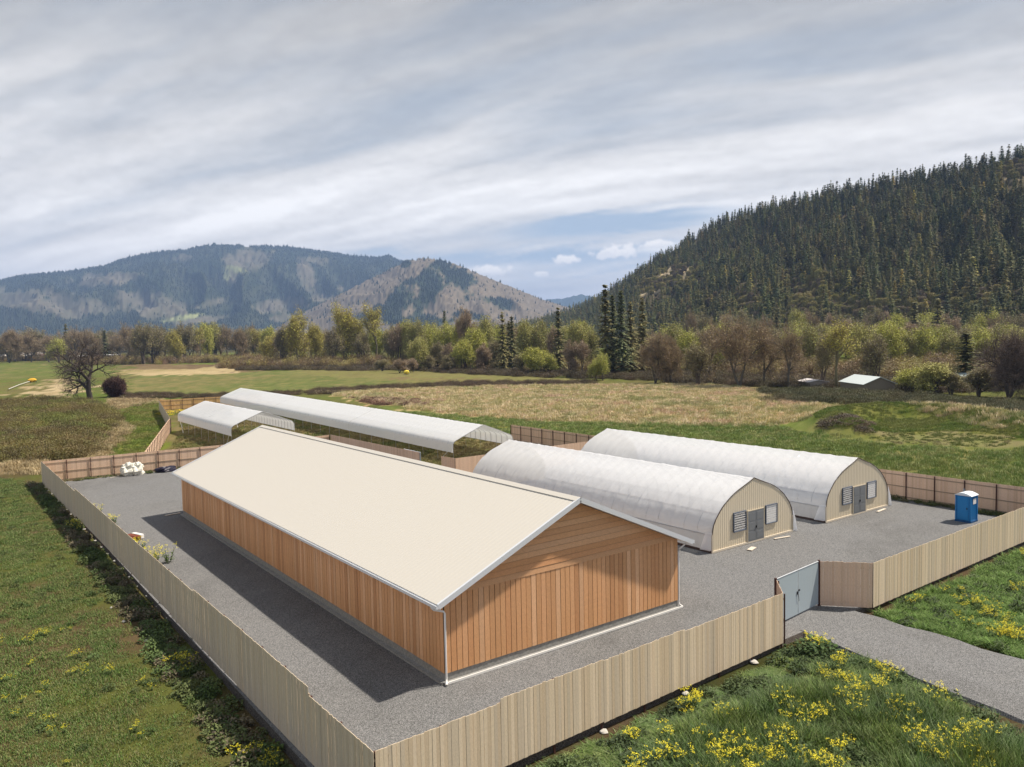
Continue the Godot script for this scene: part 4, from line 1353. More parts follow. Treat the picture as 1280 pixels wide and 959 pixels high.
func mustard(sd: int, h: float, stems: int) -> Array:
	var q := RandomNumberGenerator.new()
	q.seed = sd
	var g := MB.new()
	var f := MB.new()
	for i in stems:
		var an := q.randf_range(0, TAU)
		var lean := q.randf_range(0.05, 0.45)
		var p := Vector3(sin(an), 0, cos(an)) * q.randf_range(0.0, 0.12)
		var e := p + Vector3(sin(an) * lean * h, h * q.randf_range(0.65, 1.0), cos(an) * lean * h)
		g.col = Color(0.12, 0.165, 0.055)
		g.tube([p, p.lerp(e, 0.5) + Vector3(0, 0.04, 0), e], [0.009, 0.007, 0.004], 3)
		for k in 9:
			var u := q.randf_range(0.05, 0.75)
			var m := p.lerp(e, u)
			var d := Vector3(q.randf_range(-1, 1), q.randf_range(-0.1, 0.6), q.randf_range(-1, 1)).normalized() * q.randf_range(0.10, 0.22) * (1.15 - u)
			var s := d.cross(Vector3.UP).normalized() * d.length() * 0.28
			var b := q.randf_range(0.7, 1.3)
			g.col = Color(0.105 * b, 0.155 * b, 0.048 * b)
			g.tri(m, m + d * 0.6 - s, m + d)
			g.tri(m, m + d, m + d * 0.6 + s)
		# branching heads of four-petalled flowers
		for k in q.randi_range(2, 3):
			var o := e + Vector3(q.randf_range(-0.12, 0.12), q.randf_range(-0.16, 0.05), q.randf_range(-0.12, 0.12))
			for j in 6:
				var c := o + Vector3(q.randf_range(-0.055, 0.055), q.randf_range(-0.035, 0.04), q.randf_range(-0.055, 0.055))
				var a := Vector3(q.randf_range(-1, 1), q.randf_range(-0.4, 0.4), q.randf_range(-1, 1)).normalized() * 0.019
				var b2 := a.cross(Vector3(q.randf_range(-0.4, 0.4), 1, q.randf_range(-0.4, 0.4))).normalized() * 0.019
				var w := q.randf_range(0.8, 1.15)
				f.col = Color(0.76 * w, 0.66 * w, 0.035)
				f.quad(c - a, c + b2, c + a, c - b2)
	return [g.mesh(M.leaf), f.mesh(M.leaf)]

func meadow() -> void:
	# the turf field beside the left fence
	var turf: Array = []
	for i in 3:
		turf.append(tuft(700 + i, 0.55, 150, 0.04, 0.13, 0.022, 0.9, [Color(0.095, 0.162, 0.0333), Color(0.133, 0.179, 0.0475), Color(0.209, 0.207, 0.095), Color(0.0808, 0.14, 0.0285), Color(0.142, 0.174, 0.057)]))
	var field := thing("field_turf", "patchy short turf of the field outside the left fence", "grass")
	field.set_meta("kind", "stuff")
	for i in 3:
		var places: Array = []
		var tints: Array = []
		for p in scatter([-30, 12, -9.6, 12, -9.4, -30, -9.2, -78, -22, -92, -34, -40], 3300, 0.0):
			var bare := n_mid.get_noise_2d(p.x * 1.0, p.z) + clampf((p.x + 11.0) * 0.25, -0.3, 0.5)
			if bare > 0.25 + rng.randf_range(-0.1, 0.6):
				continue
			var s := rng.randf_range(0.7, 1.3)
			places.append(put(p, s, s * rng.randf_range(0.6, 1.5)))
			tints.append(shade(pick([Color(1, 1, 1), Color(1.15, 1.05, 1.0), Color(0.9, 1.05, 0.9)]), 0.8, 1.2))
		many("turf", turf[i], places, tints, field)
	# weeds in the lee of the left fence
	var weed := clump(510, 0.42, 0.34, 120, 0.12, 6)
	var fence_greens := [Color(0.075, 0.12, 0.03), Color(0.12, 0.15, 0.05), Color(0.16, 0.135, 0.085), Color(0.09, 0.135, 0.04)]
	stuff_field("fence_weeds", "weeds growing along the outside of the left fence", "weeds", weed, scatter([-9.3, 8, -7.7, 8, -7.8, -72, -8.9, -72], 620, 0.3), 0.5, 1.35, fence_greens)
	stuff_field("field_weeds", "leafy green weed tufts dotted over the turf field", "weeds", weed, scatter([-30, 12, -10, 12, -9.6, -70, -22, -85, -34, -40], 330, 0.0), 0.4, 0.95, [Color(0.075, 0.12, 0.03), Color(0.12, 0.15, 0.05), Color(0.09, 0.135, 0.04)])
	# tall grass and weeds outside the front fence, both sides of the drive
	var tall: Array = []
	for i in 3:
		tall.append(tuft(720 + i, 0.42, 110, 0.22, 0.62, 0.028, 0.95, [Color(0.085, 0.145, 0.034), Color(0.11, 0.175, 0.05), Color(0.06, 0.10, 0.026), Color(0.18, 0.225, 0.11)]))
	var verge := [-8, 7.9, 3, 7.5, 14.9, 7.0, 16.5, 8.0, 16.0, 12, 15.3, 16, 12.5, 22, 4, 27, -6, 24, -12, 14]
	var bank := [22.1, 7.2, 24, 7.2, 46, 7.0, 60, 7.5, 60, 26, 33, 26, 22.1, 16.0, 22.1, 11]
	var low_bank := [22.2, 7.4, 24, 7.3, 46, 7.1, 60, 7.2, 60, 26, 33, 26, 22.3, 16.0, 22.4, 11]
	var rank := thing("verge_grass", "tall rank grass outside the front fence beside the gravel drive", "grass")
	rank.set_meta("kind", "stuff")
	for i in 3:
		var places: Array = []
		var tints: Array = []
		for p in scatter(verge, 2700, 0.4):
			var n := n_mid.get_noise_2d(p.x * 1.4, p.z * 1.4)
			var close := clampf((p.z - 7.6 - (0.036 * (14.8 - p.x))) / 2.2, 0.15, 1.0)
			if n < -0.22 and rng.randf() < 0.7:
				continue
			var s := rng.randf_range(0.7, 1.15)
			places.append(put(p, s, s * close * (1.0 + n * 1.2) * rng.randf_range(0.7, 1.2)))
			tints.append(shade(Color(0.95, 1.0, 0.95).lerp(Color(1.25, 1.15, 0.7), clampf(n_fine.get_noise_2d(p.x * 0.5, p.z * 0.5) + 0.3, 0, 1)), 0.75, 1.2))
		for p in scatter(bank, 2300, 0.5):
			var s := rng.randf_range(0.6, 1.1)
			places.append(put(p, s, s * 0.55 * rng.randf_range(0.6, 1.2)))
			tints.append(shade(Color(1.05, 1.2, 0.7), 0.8, 1.25))
		many("grass", tall[i], places, tints, rank)
	stuff_field("verge_weeds", "broad leaved weeds among the tall grass by the drive", "weeds", weed, scatter(verge, 900, 0.4) + scatter(low_bank, 500, 0.3), 0.6, 1.3, [Color(0.06, 0.095, 0.032), Color(0.08, 0.115, 0.04), Color(0.05, 0.075, 0.028)])
	for p in [["edge_grass", "green grass along the foot of the fence behind the toilet", [49.9, 5.8, 51.0, 5.8, 51.0, -40.0, 50.3, -40.0], 420], ["edge_grass", "green weeds along the foot of the far yard fence", [-7.0, -69.2, 24.0, -68.6, 24.0, -69.8, -7.0, -70.4], 200], ["edge_weeds", "scattered weeds along the inside of the left fence", [-7.0, 6.0, -6.4, 6.0, -6.5, -60.0, -7.2, -60.0], 90]]:
		var at: Array = scatter(p[2], p[3], 0.4)
		for i in at.size():
			at[i].y = -0.02
		stuff_field(p[0], p[1], "weeds", weed, at, 0.3, 0.85, [Color(0.085, 0.13, 0.035), Color(0.12, 0.15, 0.05), Color(0.16, 0.15, 0.075)])
	# yellow flowering mustard, plant by plant
	var kinds: Array = []
	for i in 4:
		kinds.append(mustard(800 + i, [0.75, 0.6, 0.9, 0.7][i], [9, 7, 11, 8][i]))
	var spots: Array = []
	var label := "yellow flowering mustard plant in the tall grass by the drive"
	var group := "mustard plants in the tall grass by the drive"
	for c in [[13, 9.6, 4, 0.28], [14.9, 9.4, 4, 0.28], [13.2, 10.9, 4, 0.28], [12.9, 11.5, 4, 0.28], [9.4, 11.9, 4, 0.28], [7.8, 11.5, 4, 0.28], [7.1, 12.4, 4, 0.28], [5.3, 11.9, 4, 0.28], [5.2, 12.4, 4, 0.28], [5.6, 12.7, 4, 0.28], [3.8, 11.9, 4, 0.28], [6.7, 13.9, 4, 0.28], [7.7, 14, 4, 0.28], [9.4, 11, 3, 0.25], [6.8, 9.8, 3, 0.25], [11.3, 11.8, 3, 0.25], [11.2, 12.1, 3, 0.25], [15.4, 11.4, 4, 0.28], [12.9, 13.5, 4, 0.28], [11.6, 13.7, 4, 0.28], [10.5, 15, 4, 0.28], [10.5, 16.5, 4, 0.28], [10.5, 16.8, 4, 0.28], [13.4, 11.6, 4, 0.28], [9.9, 16.5, 4, 0.28], [10.6, 16.1, 4, 0.28], [15, 13.9, 3, 0.25], [12.6, 16, 3, 0.25], [11.8, 16, 3, 0.25], [6.4, 6.7, 3, 0.22], [3.5, 8.5, 3, 0.22], [2.7, 10.2, 3, 0.22], [4.8, 10.7, 3, 0.22], [1.3, 10, 3, 0.22], [7, 7.5, 3, 0.22]]:
		for k in c[2]:
			var x: float = c[0] + rng.randfn(0, c[3] * 1.6)
			var z: float = maxf(c[1] + rng.randfn(0, c[3] * 1.6), 7.9)
			var where := "close to the pale front fence" if z < 8.9 - 0.036 * x else ("at the edge of the gravel drive" if x > 13.6 else ("in the thick of the tall grass" if x > 9.0 else "in the tall grass, away from the drive"))
			spots.append([x, z, rng.randf_range(0.75, 1.1), "yellow flowering mustard plant " + where, group])
	label = "yellow mustard plant on the grass bank between drive and right fence"
	group = "mustard plants on the bank beyond the drive"
	for c in [[27.7, 9.9, 8, 0.4], [26.6, 11.2, 8, 0.4], [24.4, 12.3, 8, 0.4], [24.2, 13, 8, 0.4], [24.4, 12.7, 8, 0.4], [26.1, 7.4, 3, 0.35], [24.5, 10.6, 3, 0.35], [31.8, 10.3, 3, 0.35], [40.2, 7.3, 3, 0.35], [28.5, 8.2, 3, 0.35]]:
		for k in c[2]:
			spots.append([c[0] + rng.randfn(0, c[3]), maxf(c[1] + rng.randfn(0, c[3]), 7.6), rng.randf_range(0.55, 0.9), label, group])
	label = "small yellow mustard plant in the turf field"
	group = "mustard plants in the turf field"
	for c in [[-14.1, -18.5, 2, 0.3], [-13.1, -18.7, 2, 0.3], [-14.1, -14.9, 2, 0.3], [-12.4, -14.5, 2, 0.3], [-15.1, -13.4, 2, 0.3], [-14.1, -10.5, 2, 0.3], [-15.3, -10.5, 2, 0.3], [-15.1, -8.7, 2, 0.3], [-13.7, -7.6, 2, 0.3], [-13.7, -6.3, 2, 0.3], [-11.5, -10.7, 2, 0.3], [-10.4, -8.4, 2, 0.3], [-11.4, -4.3, 2, 0.3], [-14.2, -3.1, 2, 0.3], [-15, -19, 2, 0.3], [-12.4, -12.4, 4, 0.3], [-14.1, -18.6, 2, 0.3], [-13.2, -18.7, 2, 0.3], [-12.3, -18.8, 2, 0.3]]:
		for k in c[2]:
			spots.append([c[0] + rng.randfn(0, c[3]), c[1] + rng.randfn(0, c[3]), rng.randf_range(0.35, 0.6), label, group])
	label = "yellow mustard plant among the weeds outside the left fence"
	group = "mustard plants outside the left fence"
	for c in [[-8.6, -45.5, 3, 0.4], [-8.5, -44.0, 3, 0.4], [-8.4, -9.3, 3, 0.25], [-8.6, -10.4, 2, 0.2], [-8.5, 0.6, 3, 0.3], [-8.3, 1.9, 2, 0.2]]:
		for k in c[2]:
			spots.append([minf(c[0] + rng.randfn(0, c[3]), -8.0), c[1] + rng.randfn(0, c[3]), rng.randf_range(0.7, 1.1), label, group])
	label = "yellow mustard plant on the gravel inside the left fence"
	group = "mustard plants inside the left fence"
	for c in [[-6.2, -46.8, 4, 0.3], [-6.1, -43.2, 4, 0.3], [-5.9, -33.4, 6, 0.35], [-5.8, -28.3, 7, 0.35], [-6.5, 6.4, 1, 0.1]]:
		for k in c[2]:
			spots.append([maxf(c[0] + rng.randfn(0, c[3]), -6.8), c[1] + rng.randfn(0, c[3]), rng.randf_range(1.1, 1.5), label, group])
	for s in spots:
		var i := rng.randi_range(0, 3)
		var inside: bool = s[4] == "mustard plants inside the left fence"
		var o := thing("mustard_plant", s[3], "flower", Vector3(s[0], 0.0 if inside else ground_y(s[0], s[1]), s[1]), rng.randf_range(0, TAU), s[4])
		part("foliage", kinds[i][0], o)
		part("flowers", kinds[i][1], o).set_meta("kind", "stuff")
		o.scale = Vector3.ONE * s[2]
	# the bushy weed at the end of the front fence
	var bushy := thing("verge_bush", "pale flowering bushy weed at the gate end of the front fence", "bush", Vector3(15.75, ground_y(15.75, 7.7), 7.7))
	for a in [[0.0, 0.0, 1.5], [0.35, 0.3, 1.2], [-0.3, 0.35, 1.1]]:
		part("foliage", M.get_or_add("weed_mesh", green_weed()), bushy, Vector3(a[0], 0, a[1])).scale = Vector3.ONE * a[2]
	for a in [[0.1, 0.0, 1.25], [0.3, 0.35, 1.0], [-0.2, 0.2, 1.1]]:
		var fl := part("flowers", kinds[0][1], bushy, Vector3(a[0], 0, a[1]))
		fl.scale = Vector3.ONE * a[2]
		fl.set_meta("kind", "stuff")
	# green weeds on the gravel inside the left fence
	for a in [[-6.3, -1.6, 1.0], [-6.2, -2.5, 0.8], [-6.4, -0.4, 0.7], [-6.4, 3.4, 0.5], [-6.3, -44.6, 0.8], [-6.4, -22.0, 0.5], [-6.4, -15.0, 0.45]]:
		var o := MeshInstance3D.new()
		o.name = numbered("green_weed")
		o.mesh = M.get_or_add("weed_mesh", green_weed())
		add_child(o)
		o.position = Vector3(a[0], 0, a[1])
		o.scale = Vector3.ONE * a[2]
		tag(o, "leafy green weed on the gravel against the inside of the left fence", "weed", "green weeds inside the left fence")

func green_weed() -> ArrayMesh:
	var q := RandomNumberGenerator.new()
	q.seed = 5
	var c := MB.new()
	for i in 150:
		var an := q.randf_range(0, TAU)
		var d := sqrt(q.randf()) * 0.5
		var m := Vector3(sin(an) * d, 0.5 * (1.0 - d) * q.randf_range(0.1, 1.0), cos(an) * d)
		var a := Vector3(sin(an), q.randf_range(-0.4, 0.7), cos(an)).normalized() * 0.16
		var b := a.cross(Vector3.UP).normalized() * 0.06
		var s := q.randf_range(0.7, 1.3)
		c.col = Color(0.06 * s, 0.105 * s, 0.03 * s)
		c.tri(m, m + a * 0.6 + b, m + a)
		c.tri(m, m + a, m + a * 0.6 - b)
	return c.mesh(M.leaf)

# ---- the yard and its buildings

const WAYS := [[Vector2(18.6, 45), Vector2(18.8, 16), Vector2(19.0, 5), Vector2(19.5, -4), Vector2(20.0, -38)], [Vector2(19.0, 5), Vector2(24, -1.5), Vector2(36, -3.0), Vector2(49, -2.5)], [Vector2(19.0, 5), Vector2(12, 3.4), Vector2(-2, 3.8), Vector2(-4.4, 0), Vector2(-4.3, -50), Vector2(6, -62)]]

func gravel() -> void:
	var tone := func(x: float, z: float) -> Color:
		var k := 1.0 + 0.22 * n_mid.get_noise_2d(x * 1.3, z * 1.3) + 0.22 * n_big.get_noise_2d(x * 3.0, z * 3.0) + 0.10 * n_fine.get_noise_2d(x, z)
		# wheels have packed the stone paler along the ways in
		for w in WAYS:
			var d := 1e9
			for i in w.size() - 1:
				d = minf(d, Vector2(x, z).distance_to(Geometry2D.get_closest_point_to_segment(Vector2(x, z), w[i], w[i + 1])))
			var tr := exp(-pow((d - 0.85) / 0.35, 2.0)) * (0.6 + 0.8 * n_mid.get_noise_2d(x * 2.0, z * 2.0))
			k += 0.22 * maxf(tr, 0.0)
		return Color(k, k * 0.995, k * 0.985)
	var height := func(x: float, z: float) -> float:
		return 0.025 * n_mid.get_noise_2d(x * 2.0, z * 2.0) - 0.012
	var cell := func(b: MB, p: Array, h: Array) -> void:
		# one square of the sheet: p holds four [x, z], h four heights, anticlockwise from above
		var q: Array = []
		for i in 4:
			q.append(Vector3(p[i][0], h[i], p[i][1]))
		for t in [[0, 1, 2], [0, 2, 3]]:
			var a: Vector3 = q[t[0]]; var c: Vector3 = q[t[1]]; var d: Vector3 = q[t[2]]
			b.tri(a, c, d, Vector2(a.x, a.z), Vector2(c.x, c.z), Vector2(d.x, d.z))
			var s := b.c.size()
			b.c[s - 3] = tone.call(a.x, a.z)
			b.c[s - 2] = tone.call(d.x, d.z)
			b.c[s - 1] = tone.call(c.x, c.z)
	var b := MB.new()
	var front := func(x: float) -> float:
		return 7.15 - 0.0365 * (x + 7.1) if x < 15.0 else 6.3
	var x := -7.35
	while x < 51.0:
		var x1 := minf(x + 0.9, 51.0)
		var z0 := -69.9 if x < 25.6 else -40.4
		var steps := int((6.5 - z0) / 0.9)
		for i in steps:
			var za := lerpf(z0, front.call(x), float(i) / steps)
			var zb := lerpf(z0, front.call(x), float(i + 1) / steps)
			var zc := lerpf(z0, front.call(x1), float(i) / steps)
			var zd := lerpf(z0, front.call(x1), float(i + 1) / steps)
			cell.call(b, [[x, zb], [x1, zd], [x1, zc], [x, za]], [height.call(x, zb), height.call(x1, zd), height.call(x1, zc), height.call(x, za)])
		# the edge of the pad drops to the ground outside
		b.col = Color(0.55, 0.48, 0.42)
		var f0: float = front.call(x)
		var f1: float = front.call(x1)
		b.quad(Vector3(x, -0.6, f0 + 0.25), Vector3(x1, -0.6, f1 + 0.25), Vector3(x1, height.call(x1, f1), f1), Vector3(x, height.call(x, f0), f0), Vector2(x, 0), Vector2(x1, 0.6))
		x = x1
	b.quad(Vector3(-7.6, -0.6, -70), Vector3(-7.6, -0.6, 7.3), Vector3(-7.35, 0.0, 7.15), Vector3(-7.35, 0.0, -69.9), Vector2(0, 0), Vector2(77, 0.6))
	b.col = Color.WHITE
	struct("gravel_yard", b.mesh(M.gravel))
	b = MB.new()
	var rows := 70
	for i in rows:
		var z0 := 6.1 + i * 0.6
		var z1 := z0 + 0.6
		for j in 8:
			var u: float = [0.0, 0.035, 0.2, 0.35, 0.5, 0.65, 0.8, 0.965][j]
			var w: float = [0.035, 0.2, 0.35, 0.5, 0.65, 0.8, 0.965, 1.0][j]
			var l0 := lerpf(16.9, 14.0, clampf((z0 - 6.0) / 20.0, 0, 1)) + 0.35 * n_mid.get_noise_2d(3.0, z0 * 3.0)
			var l1 := lerpf(16.9, 14.0, clampf((z1 - 6.0) / 20.0, 0, 1)) + 0.35 * n_mid.get_noise_2d(3.0, z1 * 3.0)
			var r0 := 21.9 + 0.35 * n_mid.get_noise_2d(90.0, z0 * 3.0)
			var r1 := 21.9 + 0.35 * n_mid.get_noise_2d(90.0, z1 * 3.0)
			var a := [lerpf(l1, r1, u), z1]
			var c := [lerpf(l1, r1, w), z1]
			var d := [lerpf(l0, r0, w), z0]
			var e := [lerpf(l0, r0, u), z0]
			var drop := func(k: float, z: float) -> float:
				return lerpf(0.022, -0.03, clampf((z - 6.1) / 2.5, 0, 1)) - 0.03 * clampf((z - 8.0) / 8.0, 0, 1) - (0.3 if k < 0.01 or k > 0.99 else 0.0) + 0.02 * n_mid.get_noise_2d(k * 20.0, z * 4.0)
			cell.call(b, [a, c, d, e], [drop.call(u, z1), drop.call(w, z1), drop.call(w, z0), drop.call(u, z0)])
	struct("gravel_drive", b.mesh(M.gravel))

const BW := 14.88
const BL := 43.14
const EAVE := 3.72
const RIDGE := 7.16
const OV := 0.6
const OE := 0.58

func cedar_tone() -> Color:
	var k: Color = pick([Color(0.794, 0.449, 0.237), Color(0.841, 0.498, 0.278), Color(0.747, 0.414, 0.21), Color(0.817, 0.474, 0.257), Color(0.701, 0.372, 0.183), Color(0.852, 0.517, 0.299)])
	return shade(k, 0.9, 1.1)

func barn() -> void:
	var o := thing("barn", "long cedar-clad barn with a low cream metal roof in the gravel yard", "barn")
	var slope := (RIDGE - EAVE) / (BW * 0.5 + OV)
	# walls behind the boards, and the concrete they stand on
	var b := MB.new()
	b.box(Vector3(BW * 0.5, 0.195, -BL * 0.5), Vector3(BW, 0.47, BL))
	b.box(Vector3(BW * 0.5, 0.03, -BL * 0.5), Vector3(BW + 0.3, 0.1, BL + 0.3))
	part("foundation", b.mesh(M.concrete), o)
	b = MB.new()
	b.col = Color(0.42, 0.27, 0.16)
	b.box(Vector3(BW * 0.5, 0.43 + 1.72, -BL * 0.5), Vector3(BW - 0.14, 3.44, BL - 0.14))
	for z in [-0.07, -BL + 0.07]:
		b.tri(Vector3(0.01, 3.86, z), Vector3(BW - 0.01, 3.86, z), Vector3(BW * 0.5, RIDGE - 0.26, z))
	part("wall_core", b.mesh(M.tint), o)
	# upright cedar boards, one by one, on the long side and the gable in view
	var kinds: Array = []
	for i in 14:
		b = MB.new()
		b.col = cedar_tone()
		b.box(Vector3(0, 1.7, 0), Vector3(0.268, 3.4, 0.026), Vector2(rng.randf() * 3.0, rng.randf() * 3.0))
		kinds.append(b.mesh(M.cedar))
	var n := int(BL / 0.3)
	for i in n:
		part("board", pick(kinds), o, Vector3(-0.022 - rng.randf_range(0.0, 0.014), 0.43, -0.15 - i * BL / n), -PI / 2)
	n = 50
	for i in n:
		part("gable_board", pick(kinds), o, Vector3((i + 0.5) * BW / n, 0.43, 0.022 + rng.randf_range(0.0, 0.014)))
	# lapped boards across the gable
	var y := 3.832
	while y < RIDGE - 0.45:
		var y1 := minf(y + 0.262, RIDGE - 0.3)
		var l0 := maxf((y - EAVE + 0.22) / slope - OV, 0.0)
		var l1 := maxf((y1 - EAVE + 0.22) / slope - OV, 0.0)
		b = MB.new()
		b.col = cedar_tone()
		var u := rng.randf() * 4.0
		var a0 := Vector3(l0, y, 0.062); var a1 := Vector3(BW - l0, y, 0.062)
		var c1 := Vector3(BW - l1, y1, 0.045); var c0 := Vector3(l1, y1, 0.045)
		# grain along the board: v follows x
		b.tri(a0, a1, c1, Vector2(u, a0.x), Vector2(u, a1.x), Vector2(u + 0.28, c1.x))
		b.tri(a0, c1, c0, Vector2(u, a0.x), Vector2(u + 0.28, c1.x), Vector2(u + 0.28, c0.x))
		b.quad(Vector3(l0, y, 0.0), Vector3(BW - l0, y, 0.0), a1, a0, Vector2(u, 0), Vector2(u + 0.05, 10))
		part("lap_board", b.mesh(M.cedar), o)
		y += 0.28
	# the far gable and the far side are clad the same way; out of sight they are one piece
	b = MB.new()
	for i in 144:
		b.col = cedar_tone()
		b.box(Vector3(BW + 0.02, 2.13, -0.15 - i * BL / 144), Vector3(0.026, 3.4, 0.288))
	for i in 50:
		b.col = cedar_tone()
		var xx := (i + 0.5) * BW / 50
		var top := EAVE - 0.25 + (minf(xx, BW - xx) + OV) * slope
		b.box(Vector3(xx, (0.43 + top) * 0.5, -BL - 0.02), Vector3(0.288, top - 0.43, 0.026))
	part("far_siding", b.mesh(M.cedar), o).set_meta("kind", "stuff")
	# roof
	var roof := Node3D.new()
	roof.name = "roof"
	o.add_child(roof)
	b = MB.new()
	for s in [-1.0, 1.0]:
		var mid := BW * 0.5
		var e0 := Vector3(mid + s * (mid + OV - 0.03), EAVE - 0.19, OE - 0.04)
		var e1 := Vector3(mid + s * (mid + OV - 0.03), EAVE - 0.03, OE - 0.04)
		var r0 := Vector3(mid, RIDGE - 0.19, OE - 0.04)
		var r1 := Vector3(mid, RIDGE - 0.03, OE - 0.04)
		var far := Vector3(0, 0, -BL - 2.0 * OE + 0.08)
		if s < 0.0:
			b.quad(e0, r0, r1, e1)
			b.quad(e1, r1, r1 + far, e1 + far)
			b.quad(e0 + far, r0 + far, r0, e0)
			b.quad(e0 + far, e0, e1, e1 + far)
			b.quad(r0 + far, e0 + far, e1 + far, r1 + far)
		else:
			b.quad(r0, e0, e1, r1)
			b.quad(r1, e1, e1 + far, r1 + far)
			b.quad(r0 + far, e0 + far, e0, r0)
			b.quad(e0, e0 + far, e1 + far, e1)
			b.quad(e0 + far, r0 + far, r1 + far, e1 + far)
	part("deck", b.mesh(M.white), roof)
	var count := 49
	var pw := (BL + 2.0 * OE) / count
	for s in [-1.0, 1.0]:
		b = MB.new()
		# section along z: flat pans with low ribs
		var sec: Array = []
		for k in 3:
			var z0 := pw * k / 3.0
			sec.append([z0, 0.0])
			sec.append([z0 + pw / 3.0 - 0.05, 0.0])
			sec.append([z0 + pw / 3.0 - 0.035, 0.012])
			sec.append([z0 + pw / 3.0 - 0.015, 0.012])
		sec.append([pw - 0.002, 0.0])
		for k in sec.size() - 1:
			var za: float = -sec[k][0]
			var zb: float = -sec[k + 1][0]
			var ea := Vector3(BW * 0.5 + s * (BW * 0.5 + OV), EAVE + sec[k][1], za)
			var eb := Vector3(BW * 0.5 + s * (BW * 0.5 + OV), EAVE + sec[k + 1][1], zb)
			var ra := Vector3(BW * 0.5, RIDGE + sec[k][1], za)
			var rb := Vector3(BW * 0.5, RIDGE + sec[k + 1][1], zb)
			var u0 := Vector2(sec[k][0], 0)
			var u1 := Vector2(sec[k + 1][0], 8.7)
			if s < 0.0:
				b.quad(eb, ea, ra, rb, u0, u1)
			else:
				b.quad(ea, eb, rb, ra, u0, u1)
		var pm := b.mesh(M.roof)
		for i in count:
			part("roof_panel", pm, roof, Vector3(0, 0, OE - i * pw))
	b = MB.new()
	var rz := OE + 0.02
	for s in [-1.0, 1.0]:
		var a := Vector3(BW * 0.5, RIDGE + 0.05, 0)
		var c := Vector3(BW * 0.5 + s * 0.3, RIDGE + 0.05 - 0.3 * slope, 0)
		var d := Vector3(BW * 0.5 + s * 0.3, RIDGE + 0.015 - 0.3 * slope, 0)
		var n0 := Vector3(0, 0, rz)
		var n1 := Vector3(0, 0, -BL - rz)
		if s < 0.0:
			b.quad(c + n1, c + n0, a + n0, a + n1)
			b.quad(d + n1, d + n0, c + n0, c + n1)
		else:
			b.quad(c + n0, c + n1, a + n1, a + n0)
			b.quad(d + n0, d + n1, c + n1, c + n0)
	part("ridge_cap", b.mesh(M.roof), roof)
	for z in [OE - 0.005, -BL - OE + 0.005]:
		for s in [-1.0, 1.0]:
			b = MB.new()
			b.beam(Vector3(BW * 0.5 + s * (BW * 0.5 + OV), EAVE - 0.075, z), Vector3(BW * 0.5, RIDGE - 0.075, z), 0.05, 0.24)
			b.beam(Vector3(BW * 0.5 + s * (BW * 0.5 + OV), EAVE + 0.03, z - signf(z + 5.0) * 0.05), Vector3(BW * 0.5, RIDGE + 0.03, z - signf(z + 5.0) * 0.05), 0.14, 0.02)
			part("rake_trim", b.mesh(M.trim), roof)
	for s in [-1.0, 1.0]:
		b = MB.new()
		var gx: float = BW * 0.5 + s * (BW * 0.5 + OV + 0.06)
		b.box(Vector3(gx, EAVE - 0.145, -BL * 0.5), Vector3(0.13, 0.012, BL + 1.2))
		b.box(Vector3(gx + s * 0.062, EAVE - 0.085, -BL * 0.5), Vector3(0.012, 0.13, BL + 1.2))
		b.box(Vector3(gx + s * 0.062, EAVE - 0.016, -BL * 0.5), Vector3(0.03, 0.014, BL + 1.2))
		b.box(Vector3(gx - s * 0.052, EAVE - 0.085, -BL * 0.5), Vector3(0.012, 0.13, BL + 1.18))
		for z in [OE + 0.012, -BL - OE - 0.012]:
			b.box(Vector3(gx, EAVE - 0.085, z), Vector3(0.13, 0.13, 0.012))
		part("gutter", b.mesh(M.trim), roof)
	# downpipes at the two corners in view
	for s in [-1.0, 1.0]:
		b = MB.new()
		var gx: float = BW * 0.5 + s * (BW * 0.5 + OV + 0.06)
		var wx: float = -0.02 if s < 0.0 else BW + 0.07
		var wz := 0.12 if s < 0.0 else 0.02
		b.tube([Vector3(gx, EAVE - 0.13, 0.1), Vector3(gx, EAVE - 0.22, 0.1), Vector3(lerpf(gx, wx, 0.15), EAVE - 0.32, wz), Vector3(lerpf(gx, wx, 0.9), EAVE - 0.5, wz), Vector3(wx, EAVE - 0.6, wz), Vector3(wx, 0.28, wz), Vector3(wx + s * 0.02, 0.16, wz + 0.03), Vector3(wx + s * 0.12, 0.05, wz + 0.18)], [0.045, 0.045, 0.045, 0.045, 0.045, 0.045, 0.05, 0.055], 8)
		part("downpipe", b.mesh(M.white), o)
	# pale timber strip along the foot of the gable
	b = MB.new()
	b.box(Vector3(BW * 0.5 + 0.05, 0.06, 0.21), Vector3(BW + 0.2, 0.1, 0.05))
	part("base_strip", b.mesh(M.white), o)
	b = MB.new()
	b.box(Vector3(-0.2, 0.035, -BL * 0.5), Vector3(0.05, 0.09, BL + 0.2))
	part("base_strip", b.mesh(M.concrete), o)

const ARCH := [[0.0, 0.0], [0.0, 1.2], [0.09, 1.7], [0.27, 2.06], [0.57, 2.46], [1.29, 3.14], [2.33, 3.76], [3.36, 4.15], [4.1, 4.41], [4.6, 4.61]]
const GW := 9.2
const GL := 29.2

func arch_y(x: float) -> float:
	# height of the gothic bow at x metres from its left foot
	var u := minf(x, GW - x)
	for i in range(2, ARCH.size()):
		if u <= ARCH[i][0]:
			var a: Array = ARCH[i - 1]
			return lerpf(a[1], ARCH[i][1], (u - a[0]) / maxf(ARCH[i][0] - a[0], 0.001))
	return 4.61

